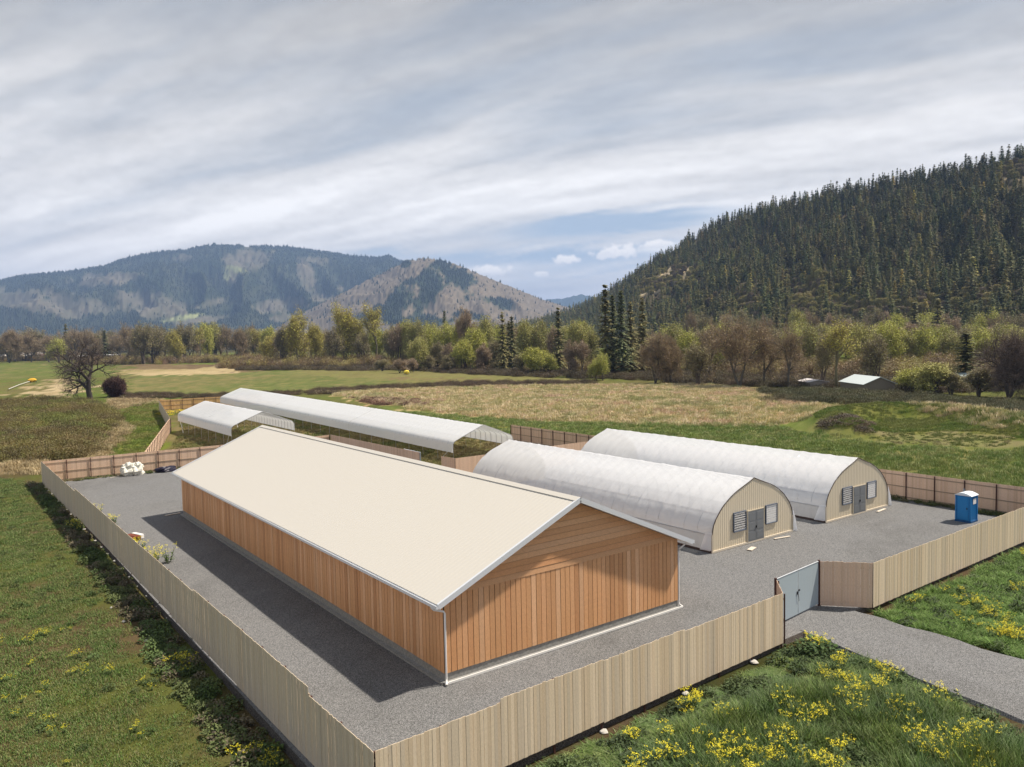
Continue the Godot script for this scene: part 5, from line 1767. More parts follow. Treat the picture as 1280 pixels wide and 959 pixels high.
func arch_points(from: int) -> Array:
	# the bow as a smooth line from the left foot over the top
	var c := Curve2D.new()
	var pts: Array = []
	for i in range(from, ARCH.size()):
		pts.append(Vector2(ARCH[i][0], ARCH[i][1]))
	var out: Array = []
	for i in pts.size() - 1:
		var p0: Vector2 = pts[maxi(i - 1, 0)]
		var p3: Vector2 = pts[mini(i + 2, pts.size() - 1)]
		for k in 3:
			out.append(pts[i].cubic_interpolate(pts[i + 1], p0, p3, k / 3.0))
	out.append(pts[pts.size() - 1])
	var whole: Array = out.duplicate()
	for i in range(out.size() - 2, -1, -1):
		whole.append(Vector2(GW - out[i].x, out[i].y))
	return whole

func sweep(line: Array, z0: float, z1: float, steps: int, wrinkle: float, sag: float, bay: float) -> MB:
	# a film stretched over bows: sags a little between them and is crumpled by noise
	var b := MB.new()
	var rows: Array = []
	var norms: Array = []
	for i in steps + 1:
		var z := lerpf(z0, z1, float(i) / steps)
		var row := PackedVector3Array()
		for j in line.size():
			var a: Vector2 = line[maxi(j - 1, 0)]
			var c: Vector2 = line[mini(j + 1, line.size() - 1)]
			var t := (c - a).normalized()
			var out := Vector2(-t.y, t.x)
			if out.x * (line[j].x - GW * 0.5) < -0.01 or (absf(out.x) < 0.3 and out.y < 0.0):
				out = -out
			var s := absf(sin(PI * (z - z0) / bay))
			var d := wrinkle * (n_fine.get_noise_3d(line[j].x * 0.9, line[j].y * 0.9, z * 0.55) + 0.7 * n_fine.get_noise_3d(line[j].x * 2.0 + 50.0, line[j].y * 1.2, z * 2.6)) - sag * s
			row.append(Vector3(line[j].x + out.x * d, line[j].y + out.y * d, z))
		rows.append(row)
	for i in rows.size():
		var nr := PackedVector3Array()
		for j in line.size():
			var dx: Vector3 = rows[i][mini(j + 1, line.size() - 1)] - rows[i][maxi(j - 1, 0)]
			var dz: Vector3 = rows[mini(i + 1, rows.size() - 1)][j] - rows[maxi(i - 1, 0)][j]
			var m := dx.cross(dz).normalized()
			if m.dot(Vector3(line[j].x - GW * 0.5, line[j].y - 1.0, 0)) < 0.0:
				m = -m
			nr.append(m)
		norms.append(nr)
	for i in rows.size() - 1:
		for j in line.size() - 1:
			b._st(rows[i][j], rows[i][j + 1], rows[i + 1][j + 1], norms[i][j], norms[i][j + 1], norms[i + 1][j + 1])
			b._st(rows[i][j], rows[i + 1][j + 1], rows[i + 1][j], norms[i][j], norms[i + 1][j + 1], norms[i + 1][j])
	return b

func bow_mesh(line: Array, r: float) -> ArrayMesh:
	var p: Array = []
	var w: Array = []
	for q in line:
		p.append(Vector3(q.x, q.y, 0))
		w.append(r)
	var b := MB.new()
	b.tube(p, w, 5)
	return b.mesh(M.steel)

func greenhouses() -> void:
	var whole := arch_points(0)
	var upper: Array = []
	for q in whole:
		if q.y >= 1.19:
			upper.append(q)
	var bow := bow_mesh(whole.map(func(q): return Vector2(clampf(q.x, 0.05, GW - 0.05), q.y - 0.05)), 0.024)
	for which in 2:
		var at := Vector3(24.74, 0, -5.71) if which == 0 else Vector3(38.09, 0, -5.53)
		var o := thing("greenhouse", ["arched greenhouse of white film with beige metal end wall, next to the barn", "arched greenhouse of white film with beige metal end wall, next to the blue toilet"][which], "greenhouse", at, 0.0, "film greenhouses in the gravel yard")
		n_fine.seed = 4 + which
		part("roof_film", sweep(upper, 0.0, -GL, 192, 0.028, 0.034, 1.22).mesh(M.film), o)
		n_fine.seed = 4
		for s in [-1.0, 1.0]:
			var b := MB.new()
			var x0 := -0.025 if s < 0.0 else GW + 0.025
			var rows := 100
			for i in rows:
				var za := -GL * i / rows
				var zb := -GL * (i + 1) / rows
				var da: float = s * 0.035 * n_fine.get_noise_2d(za * 3.0, 5.0 + which * 9.0)
				var db: float = s * 0.035 * n_fine.get_noise_2d(zb * 3.0, 5.0 + which * 9.0)
				var p := [Vector3(x0 + da, 0.14, za), Vector3(x0 + db, 0.14, zb), Vector3(x0 + db * 0.3, 1.24, zb), Vector3(x0 + da * 0.3, 1.24, za)]
				if s < 0.0:
					b.quad(p[1], p[0], p[3], p[2])
				else:
					b.quad(p[0], p[1], p[2], p[3])
			part("side_curtain", b.mesh(M.skirt), o)
			b = MB.new()
			b.box(Vector3(x0, 0.08, -GL * 0.5), Vector3(0.05, 0.16, GL))
			b.col = Color(0.16, 0.10, 0.085)
			part("base_board", M.get_or_add("dark_wood_" + str(s), recolour(b, Color(0.085, 0.055, 0.05)).mesh(M.tint)), o)
			b = MB.new()
			b.tube([Vector3(x0 * 1.0, 1.22, 0.02), Vector3(x0, 1.22, -GL)], [0.028, 0.028], 6)
			part("roll_bar", b.mesh(M.steel), o)
		for i in 25:
			part("bow", bow, o, Vector3(0, 0, -0.05 - i * (GL - 0.1) / 24.0))
		end_wall(o, 0.0, which)
		back_wall(o)

func recolour(b: MB, k: Color) -> MB:
	for i in b.c.size():
		b.c[i] = k
	return b

func end_wall(o: Node3D, z: float, which: int) -> void:
	# ribbed metal sheets under the bow, one part per sheet
	var x := 0.03
	var wall := Node3D.new()
	wall.name = "end_wall"
	o.add_child(wall)
	while x < GW - 0.05:
		var b := MB.new()
		var x1 := minf(x + 0.914, GW - 0.03)
		var u := x
		var pitch := (x1 - x) / 4.0
		for k in 4:
			var sec := [[u, 0.0], [u + pitch - 0.075, 0.0], [u + pitch - 0.055, 0.014], [u + pitch - 0.022, 0.014], [u + pitch, 0.0]]
			for i in 4:
				var a: Array = sec[i]
				var c: Array = sec[i + 1]
				b.quad(Vector3(a[0], 0.1, z + 0.03 + a[1]), Vector3(c[0], 0.1, z + 0.03 + c[1]), Vector3(c[0], arch_y(c[0]) - 0.03, z + 0.03 + c[1]), Vector3(a[0], arch_y(a[0]) - 0.03, z + 0.03 + a[1]), Vector2(a[0], 0), Vector2(c[0], 3))
			u += pitch
		part("metal_sheet", b.mesh(M.beige), wall)
		x = x1
	var t := MB.new()
	for s in [[-0.02, 0.55], [0.55, 1.0]]:
		pass
	t.box(Vector3(GW * 0.5, 0.07, z + 0.06), Vector3(GW + 0.1, 0.13, 0.07))
	part("sill", recolour(t, Color(0.62, 0.55, 0.45)).mesh(M.tint), wall)
	t = MB.new()
	var line: Array = []
	var rr: Array = []
	for q in arch_points(1):
		line.append(Vector3(q.x, q.y, z + 0.05))
		rr.append(0.032)
	t.tube(line, rr, 6)
	part("edge_trim", recolour(t, Color(0.075, 0.055, 0.05)).mesh(M.tint), wall)
	for xx in [0.0, GW]:
		t = MB.new()
		t.box(Vector3(xx, 0.62, z + 0.05), Vector3(0.09, 1.24, 0.08))
		part("corner_post", recolour(t, Color(0.5, 0.44, 0.35)).mesh(M.tint), wall)
	# double door
	var doors := Node3D.new()
	doors.name = "double_door"
	o.add_child(doors)
	t = MB.new()
	for a in [[3.80, 0.05], [5.67, 0.05]]:
		t.box(Vector3(a[0], 1.2, z + 0.075), Vector3(0.06, 2.2, 0.06))
	t.box(Vector3(4.735, 2.31, z + 0.075), Vector3(1.93, 0.06, 0.06))
	part("frame", recolour(t, Color(0.5, 0.44, 0.34)).mesh(M.tint), doors)
	for s in 2:
		t = MB.new()
		var cx := 4.28 + s * 0.915
		t.box(Vector3(cx, 1.2, z + 0.08), Vector3(0.885, 2.13, 0.04))
		for k in 3:
			t.box(Vector3(cx, 0.5 + k * 0.68, z + 0.104), Vector3(0.7, 0.55, 0.012))
		var leaf := part("door_leaf", t.mesh(M.door), doors)
		t = MB.new()
		t.box(Vector3(4.70 + s * 0.07, 1.1, z + 0.14), Vector3(0.025, 0.16, 0.05))
		part("handle", t.mesh(M.dark), leaf)
	# louvred vents either side of the door
	for s in 2:
		var v := Node3D.new()
		v.name = "louvre_vent"
		o.add_child(v, true)
		var vx := 2.9 if s == 0 else 6.54
		t = MB.new()
		t.box(Vector3(vx, 1.75, z + 0.062), Vector3(1.28, 1.30, 0.02))
		part("back", t.mesh(M.dark), v)
		t = MB.new()
		for q in [-1.0, 1.0]:
			t.box(Vector3(vx + q * 0.665, 1.75, z + 0.10), Vector3(0.05, 1.38, 0.1))
			t.box(Vector3(vx, 1.75 + q * 0.665, z + 0.10), Vector3(1.28, 0.05, 0.1))
		part("frame", recolour(t, Color(0.10, 0.12, 0.16)).mesh(M.tint), v)
		var slat := MB.new()
		var open := 0.115 if s == 0 else 0.150
		slat.beam(Vector3(-0.62, 0, 0), Vector3(0.62, 0, 0), 0.012, open, Vector3(0, 1, 0.35 if s == 0 else 0.12))
		var sm := slat.mesh(M.white)
		for k in 8:
			part("slat", sm, v, Vector3(vx, 1.18 + k * 0.163, z + 0.10))
	# the loose tail of the film at the right-hand corner
	t = MB.new()
	var p := [Vector3(GW + 0.03, 0.05, z + 0.1), Vector3(GW + 0.62, 0.12, z - 0.12), Vector3(GW + 0.35, 0.95, z - 0.1), Vector3(GW + 0.03, 1.75, z + 0.06), Vector3(GW + 0.36, 0.03, z + 0.22), Vector3(GW + 0.2, 0.9, z + 0.2)]
	t.tri(p[0], p[4], p[5])
	t.tri(p[0], p[5], p[3])
	t.tri(p[4], p[1], p[2])
	t.tri(p[4], p[2], p[5])
	t.tri(p[5], p[2], p[3])
	part("film_tail", t.mesh(M.hoopfilm), o)
	t = MB.new()
	p = [Vector3(-0.03, 0.12, z + 0.06), Vector3(-0.16, 0.12, z - 0.9), Vector3(-0.06, 1.3, z - 0.5), Vector3(-0.04, 1.4, z + 0.06)]
	t.quad(p[1], p[0], p[3], p[2])
	part("film_tail", t.mesh(M.hoopfilm), o)

func back_wall(o: Node3D) -> void:
	var b := MB.new()
	var x := 0.03
	while x < GW - 0.06:
		var x1 := minf(x + 0.23, GW - 0.03)
		b.quad(Vector3(x1, 0.1, -GL - 0.02), Vector3(x, 0.1, -GL - 0.02), Vector3(x, arch_y(x) - 0.03, -GL - 0.02), Vector3(x1, arch_y(x1) - 0.03, -GL - 0.02), Vector2(x, 0), Vector2(x1, 3))
		x = x1
	part("far_wall", b.mesh(M.beige), o)

func hoop_houses() -> void:
	# open-sided: a film roof on steel bows whose legs stand in the grass
	var legs := [[16.5, -83.1, -112.1, 1.75, 4.95, 1.75, 4.95, "short open hoop house with a white film roof behind the barn"], [33.8, -52.6, -147.0, 0.85, 4.0, 1.75, 4.8, "long open hoop house with a white film roof behind the greenhouses"]]
	for a in legs:
		var o := thing("hoop_house", a[7], "hoop house", Vector3(a[0], 0, a[1]))
		var len: float = a[1] - a[2]
		var line: Array = []
		for q in hoop_line():
			line.append(q)
		var n := int(len / 1.22)
		var spans := [[0.0, 1.0]] if len < 40.0 else [[0.0, 0.312], [0.312, 0.66], [0.66, 1.0]]
		for sp in spans:
			var b := sweep(line, -len * sp[0], -len * sp[1], int(n * (sp[1] - sp[0])) * 4, 0.02, 0.035, 1.22)
			for i in b.v.size():
				b.v[i] = hoop_fit(b.v[i], a, len)
			part("roof_film", b.mesh(M.hoopfilm), o)
		for i in n + 1:
			var z := -0.03 - (len - 0.06) * i / n
			var p: Array = []
			var w: Array = []
			for q in line:
				p.append(hoop_fit(Vector3(clampf(q.x, 0.06, GW - 0.06), q.y - 0.05, z), a, len))
				w.append(0.03)
			p.push_front(Vector3(p[0].x, -0.35, z))
			p.append(Vector3(p[p.size() - 1].x, -0.35, z))
			w.append(0.03)
			w.append(0.03)
			if i % 3 > 0:
				# only every third bow has legs down to the ground
				p.pop_front(); p.pop_back(); w.pop_front(); w.pop_front()
			var b := MB.new()
			b.tube(p, w, 5)
			part("bow", b.mesh(M.steel), o)
		for x in [0.08, GW - 0.08, GW * 0.5]:
			var b := MB.new()
			var y := 1.25 if x != GW * 0.5 else 4.5
			b.tube([hoop_fit(Vector3(x, y, -0.03), a, len), hoop_fit(Vector3(x, y, -len + 0.03), a, len)], [0.035, 0.035], 5)
			part("purlin", b.mesh(M.steel), o)
		# raking braces at the corners
		for e in [[-1.2, -3.2], [-len + 1.2, -len + 3.2]]:
			for x in [0.08, GW - 0.08]:
				var b := MB.new()
				b.tube([hoop_fit(Vector3(x, 1.3, e[0]), a, len), Vector3(x, -0.3, e[1])], [0.035, 0.035], 5)
				part("brace", b.mesh(M.white), o)

func hoop_line() -> Array:
	# upright sides, a rounded shoulder and nearly straight slopes
	var half := [[0.0, 0.0], [0.0, 0.28], [0.012, 0.355], [0.045, 0.425], [0.11, 0.485], [0.22, 0.55], [0.5, 0.715], [0.8, 0.885], [0.94, 0.965], [1.0, 0.985]]
	var out: Array = []
	for q in half:
		out.append(Vector2(q[0] * GW * 0.5, 1.2 + q[1] * 3.41))
	for i in range(half.size() - 2, -1, -1):
		out.append(Vector2(GW - half[i][0] * GW * 0.5, 1.2 + half[i][1] * 3.41))
	return out

func hoop_fit(p: Vector3, a: Array, len: float) -> Vector3:
	var f := clampf(-p.z / len, 0, 1)
	var low := lerpf(a[3], a[5], f)
	var top := lerpf(a[4], a[6], f)
	return Vector3(p.x, low + (p.y - 1.2) / (4.61 - 1.2) * (top - low), p.z)

# ---- fences

var board_kinds := {}

func board_kind(tone: String) -> Array:
	if board_kinds.has(tone):
		return board_kinds[tone]
	var out: Array = []
	for i in 14:
		var b := MB.new()
		b.col = board_tone(tone)
		b.box(Vector3(0, 1.22, 0), Vector3(0.140, 2.44, 0.019), Vector2(rng.randf() * 5.0, rng.randf() * 5.0))
		out.append(b.mesh(M.fence))
	board_kinds[tone] = out
	return out

func board_tone(tone: String) -> Color:
	var k: Color
	if tone == "weathered":
		k = pick([Color(0.706, 0.595, 0.454), Color(0.647, 0.557, 0.434), Color(0.742, 0.627, 0.479), Color(0.659, 0.568, 0.449), Color(0.694, 0.568, 0.413)])
	elif tone == "pale":
		k = pick([Color(0.802, 0.651, 0.475), Color(0.824, 0.687, 0.514), Color(0.749, 0.606, 0.441), Color(0.792, 0.657, 0.5), Color(0.706, 0.596, 0.461), Color(0.835, 0.697, 0.529)])
	elif tone == "new":
		k = pick([Color(0.792, 0.525, 0.242), Color(0.728, 0.475, 0.213)])
	else:
		k = pick([Color(0.813, 0.591, 0.436), Color(0.835, 0.616, 0.466), Color(0.749, 0.535, 0.393), Color(0.824, 0.606, 0.461)])
	return shade(k, 0.94, 1.06)

func fence(called: String, label: String, p0: Vector2, p1: Vector2, side: float, tops: Array, tone: String, single: int, footed := false, feet := []) -> void:
	# boards on one face, steel posts and rails on the other; tops = [[metres along, top of the boards], ...] in steps
	var d := (p1 - p0).normalized()
	var l := p0.distance_to(p1)
	var o := thing(called, label, "fence", Vector3(p0.x, 0, p0.y), atan2(-d.y, d.x))
	# along the fence is +x of the node, its posts stand on +z * side
	var top_at := func(s: float) -> float:
		var t: float = tops[0][1]
		for q in tops:
			if s >= q[0]:
				t = q[1]
		return t
	var foot_at := func(s: float) -> float:
		var t: float = top_at.call(s) - 2.44
		for q in feet:
			if s >= q[0]:
				t = q[1]
		return t
	var kinds := board_kind(tone)
	var n := int(l / 0.146)
	var pitch := l / n
	if single > 0:
		for i in mini(n, single):
			var s := (i + 0.5) * pitch
			var y0: float = foot_at.call(s)
			part("board", pick(kinds), o, Vector3(s, y0 + rng.randf_range(-0.012, 0.012), rng.randf_range(-0.006, 0.006)))
			var bd: Node3D = o.get_child(o.get_child_count() - 1)
			bd.scale.y = (top_at.call(s) - y0 + rng.randf_range(-0.014, 0.014)) / 2.44
			bd.rotation.z = rng.randfn(0.0, 0.0022)
		if n > single:
			var b := MB.new()
			for i in range(single, n):
				var s := (i + 0.5) * pitch
				b.col = board_tone(tone)
				var y0: float = foot_at.call(s)
				var y1: float = top_at.call(s)
				b.box(Vector3(s, (y0 + y1) * 0.5 + rng.randf_range(-0.007, 0.007), rng.randf_range(-0.003, 0.003)), Vector3(0.140, y1 - y0, 0.019), Vector2(rng.randf() * 5.0, rng.randf() * 5.0))
			part("boards", b.mesh(M.fence), o).set_meta("kind", "stuff")
	var posts := maxi(1, int(round(l / 2.44)))
	for i in posts + 1:
		var s := minf(l * i / posts, l - 0.04)
		s = maxf(s, 0.04)
		var t: float = top_at.call(s)
		var b := MB.new()
		b.box(Vector3(0, t * 0.5 - 0.22, side * 0.085), Vector3(0.075, t + 0.36, 0.065))
		part("post", b.mesh(M.rust), o, Vector3(s, 0, 0))
		if footed and (label.begins_with("weathered") or i % 2 == 0):
			b = MB.new()
			b.lump(Vector3(0, -0.20, side * 0.0), Vector3(rng.randf_range(0.10, 0.20), rng.randf_range(0.04, 0.09), rng.randf_range(0.12, 0.22)), n_fine, 0.5, 6, 9)
			part("footing", b.mesh(M.get_or_add("footing", mat(Color(0.50, 0.47, 0.42), 0.95))), o, Vector3(s, 0, 0))
		if i == posts:
			continue
		if single == 0:
			# one bay of boards as a panel of its own
			b = MB.new()
			var a := l * i / posts
			var e := l * (i + 1) / posts
			var m := int((e - a) / 0.146)
			for k in m:
				var u := a + (k + 0.5) * (e - a) / m
				b.col = board_tone(tone)
				b.box(Vector3(u, top_at.call(u) - 1.22 + rng.randf_range(-0.007, 0.007), 0), Vector3((e - a) / m - 0.006, 2.44, 0.019), Vector2(rng.randf() * 5.0, rng.randf() * 5.0))
			part("fence_panel", b.mesh(M.fence), o)
		b = MB.new()
		var a := l * i / posts
		var e := l * (i + 1) / posts
		for h in [0.25, 1.15, 2.15]:
			b.col = Color(0.42, 0.33, 0.25)
			var ya: float = top_at.call(a + 0.1) - 2.44 + h
			b.box(Vector3((a + e) * 0.5, ya, side * 0.03), Vector3(e - a - 0.01, 0.088, 0.038))
		part("rails", b.mesh(M.fence), o)

func fences() -> void:
	fence("board_fence", "weathered board fence along the left side of the gravel yard", Vector2(-7.1, 7.4), Vector2(-7.75, -71.0), 1.0, [[0.0, 2.46], [5.0, 2.74], [14.5, 2.70], [19.4, 2.58], [55.8, 2.34]], "weathered", 290, true, [[0.0, -0.04], [13.0, 0.04], [24.0, 0.16], [56.0, -0.06]])
	fence("board_fence", "pale board fence in front of the barn gable, left of the grey gate", Vector2(-7.05, 7.42), Vector2(14.9, 6.6), -1.0, [[0.0, 2.47], [4.9, 2.60], [9.8, 2.56], [14.6, 2.48]], "pale", 300, true)
	fence("board_fence", "short return of boards with a dark post at the latch side of the gate", Vector2(14.93, 6.55), Vector2(16.45, 5.15), 1.0, [[0.0, 2.44]], "inside", 300)
	fence("board_fence", "short angled board panel at the hinge side of the grey gate", Vector2(21.0, 4.72), Vector2(22.72, 6.72), -1.0, [[0.0, 2.46]], "pink", 300)
	fence("board_fence", "pale board fence right of the gravel drive in front of the blue toilet", Vector2(22.76, 6.74), Vector2(51.0, 6.35), -1.0, [[0.0, 2.48], [9.8, 2.50]], "pale", 300)
	fence("board_fence", "board fence with dark steel posts behind the greenhouses and blue toilet", Vector2(51.1, 6.3), Vector2(51.1, -64.0), -1.0, [[0.0, 2.36], [24.4, 2.25], [41.5, 2.0]], "inside", 0)
	fence("board_fence", "board fence with dark steel posts across the far end of the gravel yard", Vector2(-7.7, -71.0), Vector2(25.4, -70.0), 1.0, [[0.0, 2.3]], "inside", 0)
	fence("board_fence", "board fence between the barn and the hoop house yard", Vector2(25.5, -69.9), Vector2(25.9, -47.0), -1.0, [[0.0, 2.35]], "inside", 0)
	fence("board_fence", "short board fence between the small grey gate and the greenhouse", Vector2(26.2, -42.9), Vector2(26.5, -40.7), -1.0, [[0.0, 2.35]], "inside", 0)
	fence("board_fence", "board fence across the back of the two greenhouses", Vector2(26.5, -40.6), Vector2(51.0, -40.6), -1.0, [[0.0, 2.35]], "inside", 0)
	fence("board_fence", "board fence beside the green track, joined to the far yard fence", Vector2(2.8, -71.1), Vector2(15.3, -112.4), 1.0, [[0.0, 2.3]], "inside", 0)
	fence("board_fence", "board fence at the far left of the hoop house yard", Vector2(15.4, -112.6), Vector2(24.2, -160.0), 1.0, [[0.0, 2.25]], "weathered", 0)
	fence("board_fence", "honey coloured new board fence at the far end of the hoop house yard", Vector2(24.3, -160.2), Vector2(50.9, -158.0), 1.0, [[0.0, 2.25]], "new", 0)
	# the grey sheet-metal gate of two leaves
	var a := Vector2(16.55, 5.06)
	var c := Vector2(20.92, 4.66)
	var o := thing("yard_gate", "blue-grey sheet metal double gate closing the drive", "gate", Vector3(a.x, 0, a.y), atan2(-(c - a).y, (c - a).x))
	var l := a.distance_to(c)
	for s in 2:
		var x0 := 0.03 + s * l * 0.5
		var x1 := l * 0.5 - 0.012 + s * l * 0.5
		var leaf := Node3D.new()
		leaf.name = "gate_leaf"
		o.add_child(leaf, true)
		var b := MB.new()
		var k := 7
		for i in k:
			var u0 := lerpf(x0, x1, float(i) / k)
			var u1 := lerpf(x0, x1, float(i + 1) / k)
			b.box(Vector3((u0 + u1) * 0.5, 1.27, 0), Vector3(u1 - u0 - 0.002, 2.34, 0.012))
		part("sheet", b.mesh(M.gate), leaf)
		b = MB.new()
		for y in [0.12, 1.25, 2.4]:
			b.box(Vector3((x0 + x1) * 0.5, y, -0.03), Vector3(x1 - x0, 0.05, 0.04))
		b.box(Vector3((x0 + x1) * 0.5, 2.45, 0.0), Vector3(x1 - x0, 0.025, 0.05))
		part("gate_frame", b.mesh(M.trim), leaf)
	var b := MB.new()
	b.box(Vector3(l * 0.5 - 0.1, 1.25, 0.03), Vector3(0.1, 0.16, 0.03))
	b.box(Vector3(l * 0.5 + 0.07, 1.36, 0.03), Vector3(0.13, 0.09, 0.03))
	b.tube([Vector3(l * 0.5 - 0.06, 1.2, 0.05), Vector3(l * 0.5 - 0.02, 0.95, 0.06), Vector3(l * 0.5 + 0.02, 0.8, 0.05)], [0.012, 0.012, 0.012], 5)
	part("latch", b.mesh(M.dark), o)
	for x in [-0.06, l + 0.05]:
		b = MB.new()
		b.box(Vector3(x, 1.16, 0), Vector3(0.1, 2.7, 0.1))
		part("gate_post", b.mesh(M.rust), o)
	o = thing("small_gate", "grey metal gate in the fence between barn and hoop house yard", "gate", Vector3(25.95, 0, -46.8), PI / 2)
	b = MB.new()
	for i in 8:
		b.box(Vector3(-0.24 - i * 0.47, 1.2, 0), Vector3(0.46, 2.3, 0.02))
	part("sheet", b.mesh(M.gate), o)
	b = MB.new()
	b.box(Vector3(-1.9, 2.37, 0), Vector3(3.8, 0.05, 0.06))
	b.box(Vector3(-1.9, 0.05, 0), Vector3(3.8, 0.05, 0.06))
	part("gate_frame", b.mesh(M.trim), o)
	o.rotation.y = -PI / 2
	o.scale.x = -1.0
	o.scale.x = 1.0

func yard_things() -> void:
	# portable toilet
	var o := thing("portable_toilet", "blue portable toilet with a white roof standing in the gravel yard", "toilet", Vector3(46.0, 0, 0.55))
	var blue := mat(Color(0.015, 0.19, 0.48), 0.4)
	var b := MB.new()
	b.box(Vector3(0.55, 0.07, 0.58), Vector3(1.16, 0.14, 1.2))
	part("skid", b.mesh(mat(Color(0.01, 0.08, 0.22), 0.5)), o)
	b = MB.new()
	b.box(Vector3(0.55, 1.1, 0.58), Vector3(1.02, 1.94, 1.06))
	for x in [0.03, 1.07]:
		for z in [0.04, 1.12]:
			b.box(Vector3(x, 1.1, z), Vector3(0.09, 1.96, 0.09))
	for k in 4:
		b.box(Vector3(0.25 + k * 0.2, 1.1, 1.115), Vector3(0.05, 1.7, 0.03))
	part("cabin", b.mesh(blue), o)
	b = MB.new()
	b.box(Vector3(0.02, 1.08, 0.58), Vector3(0.04, 1.75, 0.78))
	for k in 2:
		b.box(Vector3(-0.004, 0.65 + k * 0.85, 0.58), Vector3(0.02, 0.6, 0.58))
	var door := part("door", b.mesh(mat(Color(0.018, 0.21, 0.52), 0.4)), o)
	b = MB.new()
	b.box(Vector3(-0.02, 1.08, 0.86), Vector3(0.03, 0.14, 0.06))
	part("handle", b.mesh(M.dark), door)
	b = MB.new()
	# arched translucent roof
	var prev: Array = []
	for i in 9:
		var t := i / 8.0
		var z := lerpf(-0.06, 1.22, t)
		var y := 2.07 + 0.20 * sin(PI * t)
		var row := [Vector3(-0.06, y, z), Vector3(1.16, y, z), Vector3(1.16, 2.05, z), Vector3(-0.06, 2.05, z)]
		if i > 0:
			b.quad(row[0], row[1], prev[1], prev[0])
			b.quad(row[1], row[2], prev[2], prev[1])
			b.quad(row[3], row[0], prev[0], prev[3])
		prev = row
	b.quad(Vector3(-0.06, 2.05, -0.06), Vector3(1.16, 2.05, -0.06), Vector3(1.16, 2.05, 1.22), Vector3(-0.06, 2.05, 1.22))
	part("roof", b.mesh(mat(Color(0.66, 0.72, 0.78), 0.45)), o)
	b = MB.new()
	b.tube([Vector3(0.95, 2.0, 0.2), Vector3(0.95, 2.42, 0.2)], [0.05, 0.05], 8)
	part("vent_pipe", b.mesh(mat(Color(0.2, 0.22, 0.25), 0.5)), o)
	b = MB.new()
	b.box(Vector3(0.62, 1.62, 1.14), Vector3(0.5, 0.42, 0.012))
	part("sign", b.mesh(M.white), o)
	# white bulk bags and a dark tarpaulin against the far fence
	o = thing("bulk_bags", "heap of white filled bulk bags against the far yard fence", "bags", Vector3(1.0, 0, -69.0))
	o.scale = Vector3.ONE * 0.8
	for a in [[-0.75, 0.6, 0.0, 0.78], [0.55, 0.6, 0.1, 0.8], [-1.0, 1.35, 0.0, 0.34], [-0.45, 1.5, 0.05, 0.42], [0.2, 1.4, 0.0, 0.36], [0.75, 1.45, 0.1, 0.4], [1.15, 1.2, 0.0, 0.3]]:
		b = MB.new()
		b.lump(Vector3.ZERO, Vector3(a[3], a[3] * 0.85, a[3] * 0.9), n_fine, 0.9, 8, 12)
		part("bag", b.mesh(M.get_or_add("bag", mat(Color(0.72, 0.70, 0.62), 0.7))), o, Vector3(a[0], a[1], a[2]))
	b = MB.new()
	b.lump(Vector3(0, 0.25, 0), Vector3(1.2, 0.35, 0.6), n_fine, 0.7, 8, 14)
	var t := part("tarpaulin", b.mesh(mat(Color(0.022, 0.02, 0.04), 0.4)), self, Vector3(4.6, 0, -69.0))
	tag(t, "dark blue-black tarpaulin heap beside the white bulk bags", "tarpaulin")
	t.name = numbered("tarpaulin")
	# red-brown planks stacked beside the left fence
	o = thing("plank_stack", "small stack of red-brown planks with a white sheet by the left fence", "planks", Vector3(-5.6, 0, -36.6), 0.35)
	for i in 5:
		b = MB.new()
		b.box(Vector3(-0.5 + i * 0.24, 0.28 + 0.03 * (i % 2), 0), Vector3(0.2, 0.07, 1.5))
		part("plank", recolour(b, shade(Color(0.22, 0.055, 0.03), 0.7, 1.3)).mesh(M.tint), o)
	for z in [-0.5, 0.5]:
		b = MB.new()
		b.box(Vector3(0, 0.12, z), Vector3(1.3, 0.22, 0.12))
		part("bearer", recolour(b, Color(0.16, 0.06, 0.04)).mesh(M.tint), o)
	b = MB.new()
	b.box(Vector3(0.78, 0.2, -0.1), Vector3(0.3, 0.3, 1.2))
	part("white_sheet", b.mesh(M.white), o)
	# offcuts lying about
	var cut := mat(Color(0.62, 0.55, 0.46), 0.8)
	for a in [[27.6, -4.6, 0.9, 0.35, 0.3, "pale timber offcut on the gravel in front of the greenhouse by the barn"], [31.7, -5.0, 1.5, 0.16, -0.2, "pale timber offcut lying at the sill of the greenhouse by the barn"], [45.2, -4.9, 1.5, 0.2, 0.1, "pale timber offcut at the sill of the greenhouse by the toilet"], [-0.7, -43.9, 1.3, 0.2, 0.2, "white timber offcut at the far corner of the barn"], [-0.3, -69.0, 2.2, 0.1, 0.15, "white pipe lying beside the bulk bags"], [-6.3, -3.2, 0.9, 0.12, 0.5, "pale stake on the gravel by the left fence, among green weeds"], [-6.4, 1.5, 0.8, 0.1, 0.6, "pale stake on the gravel by the left fence, beside the gable corner"], [-6.5, -21.5, 0.9, 0.12, 0.3, "pale stake on the gravel by the left fence, opposite the barn's middle"]]:
		b = MB.new()
		b.box(Vector3(0, 0.035, 0), Vector3(a[2], 0.05, a[3]))
		var w := part("timber_offcut", b.mesh(cut), self, Vector3(a[0], 0, a[1]), a[4])
		w.name = numbered("timber_offcut")
		tag(w, a[5], "timber")
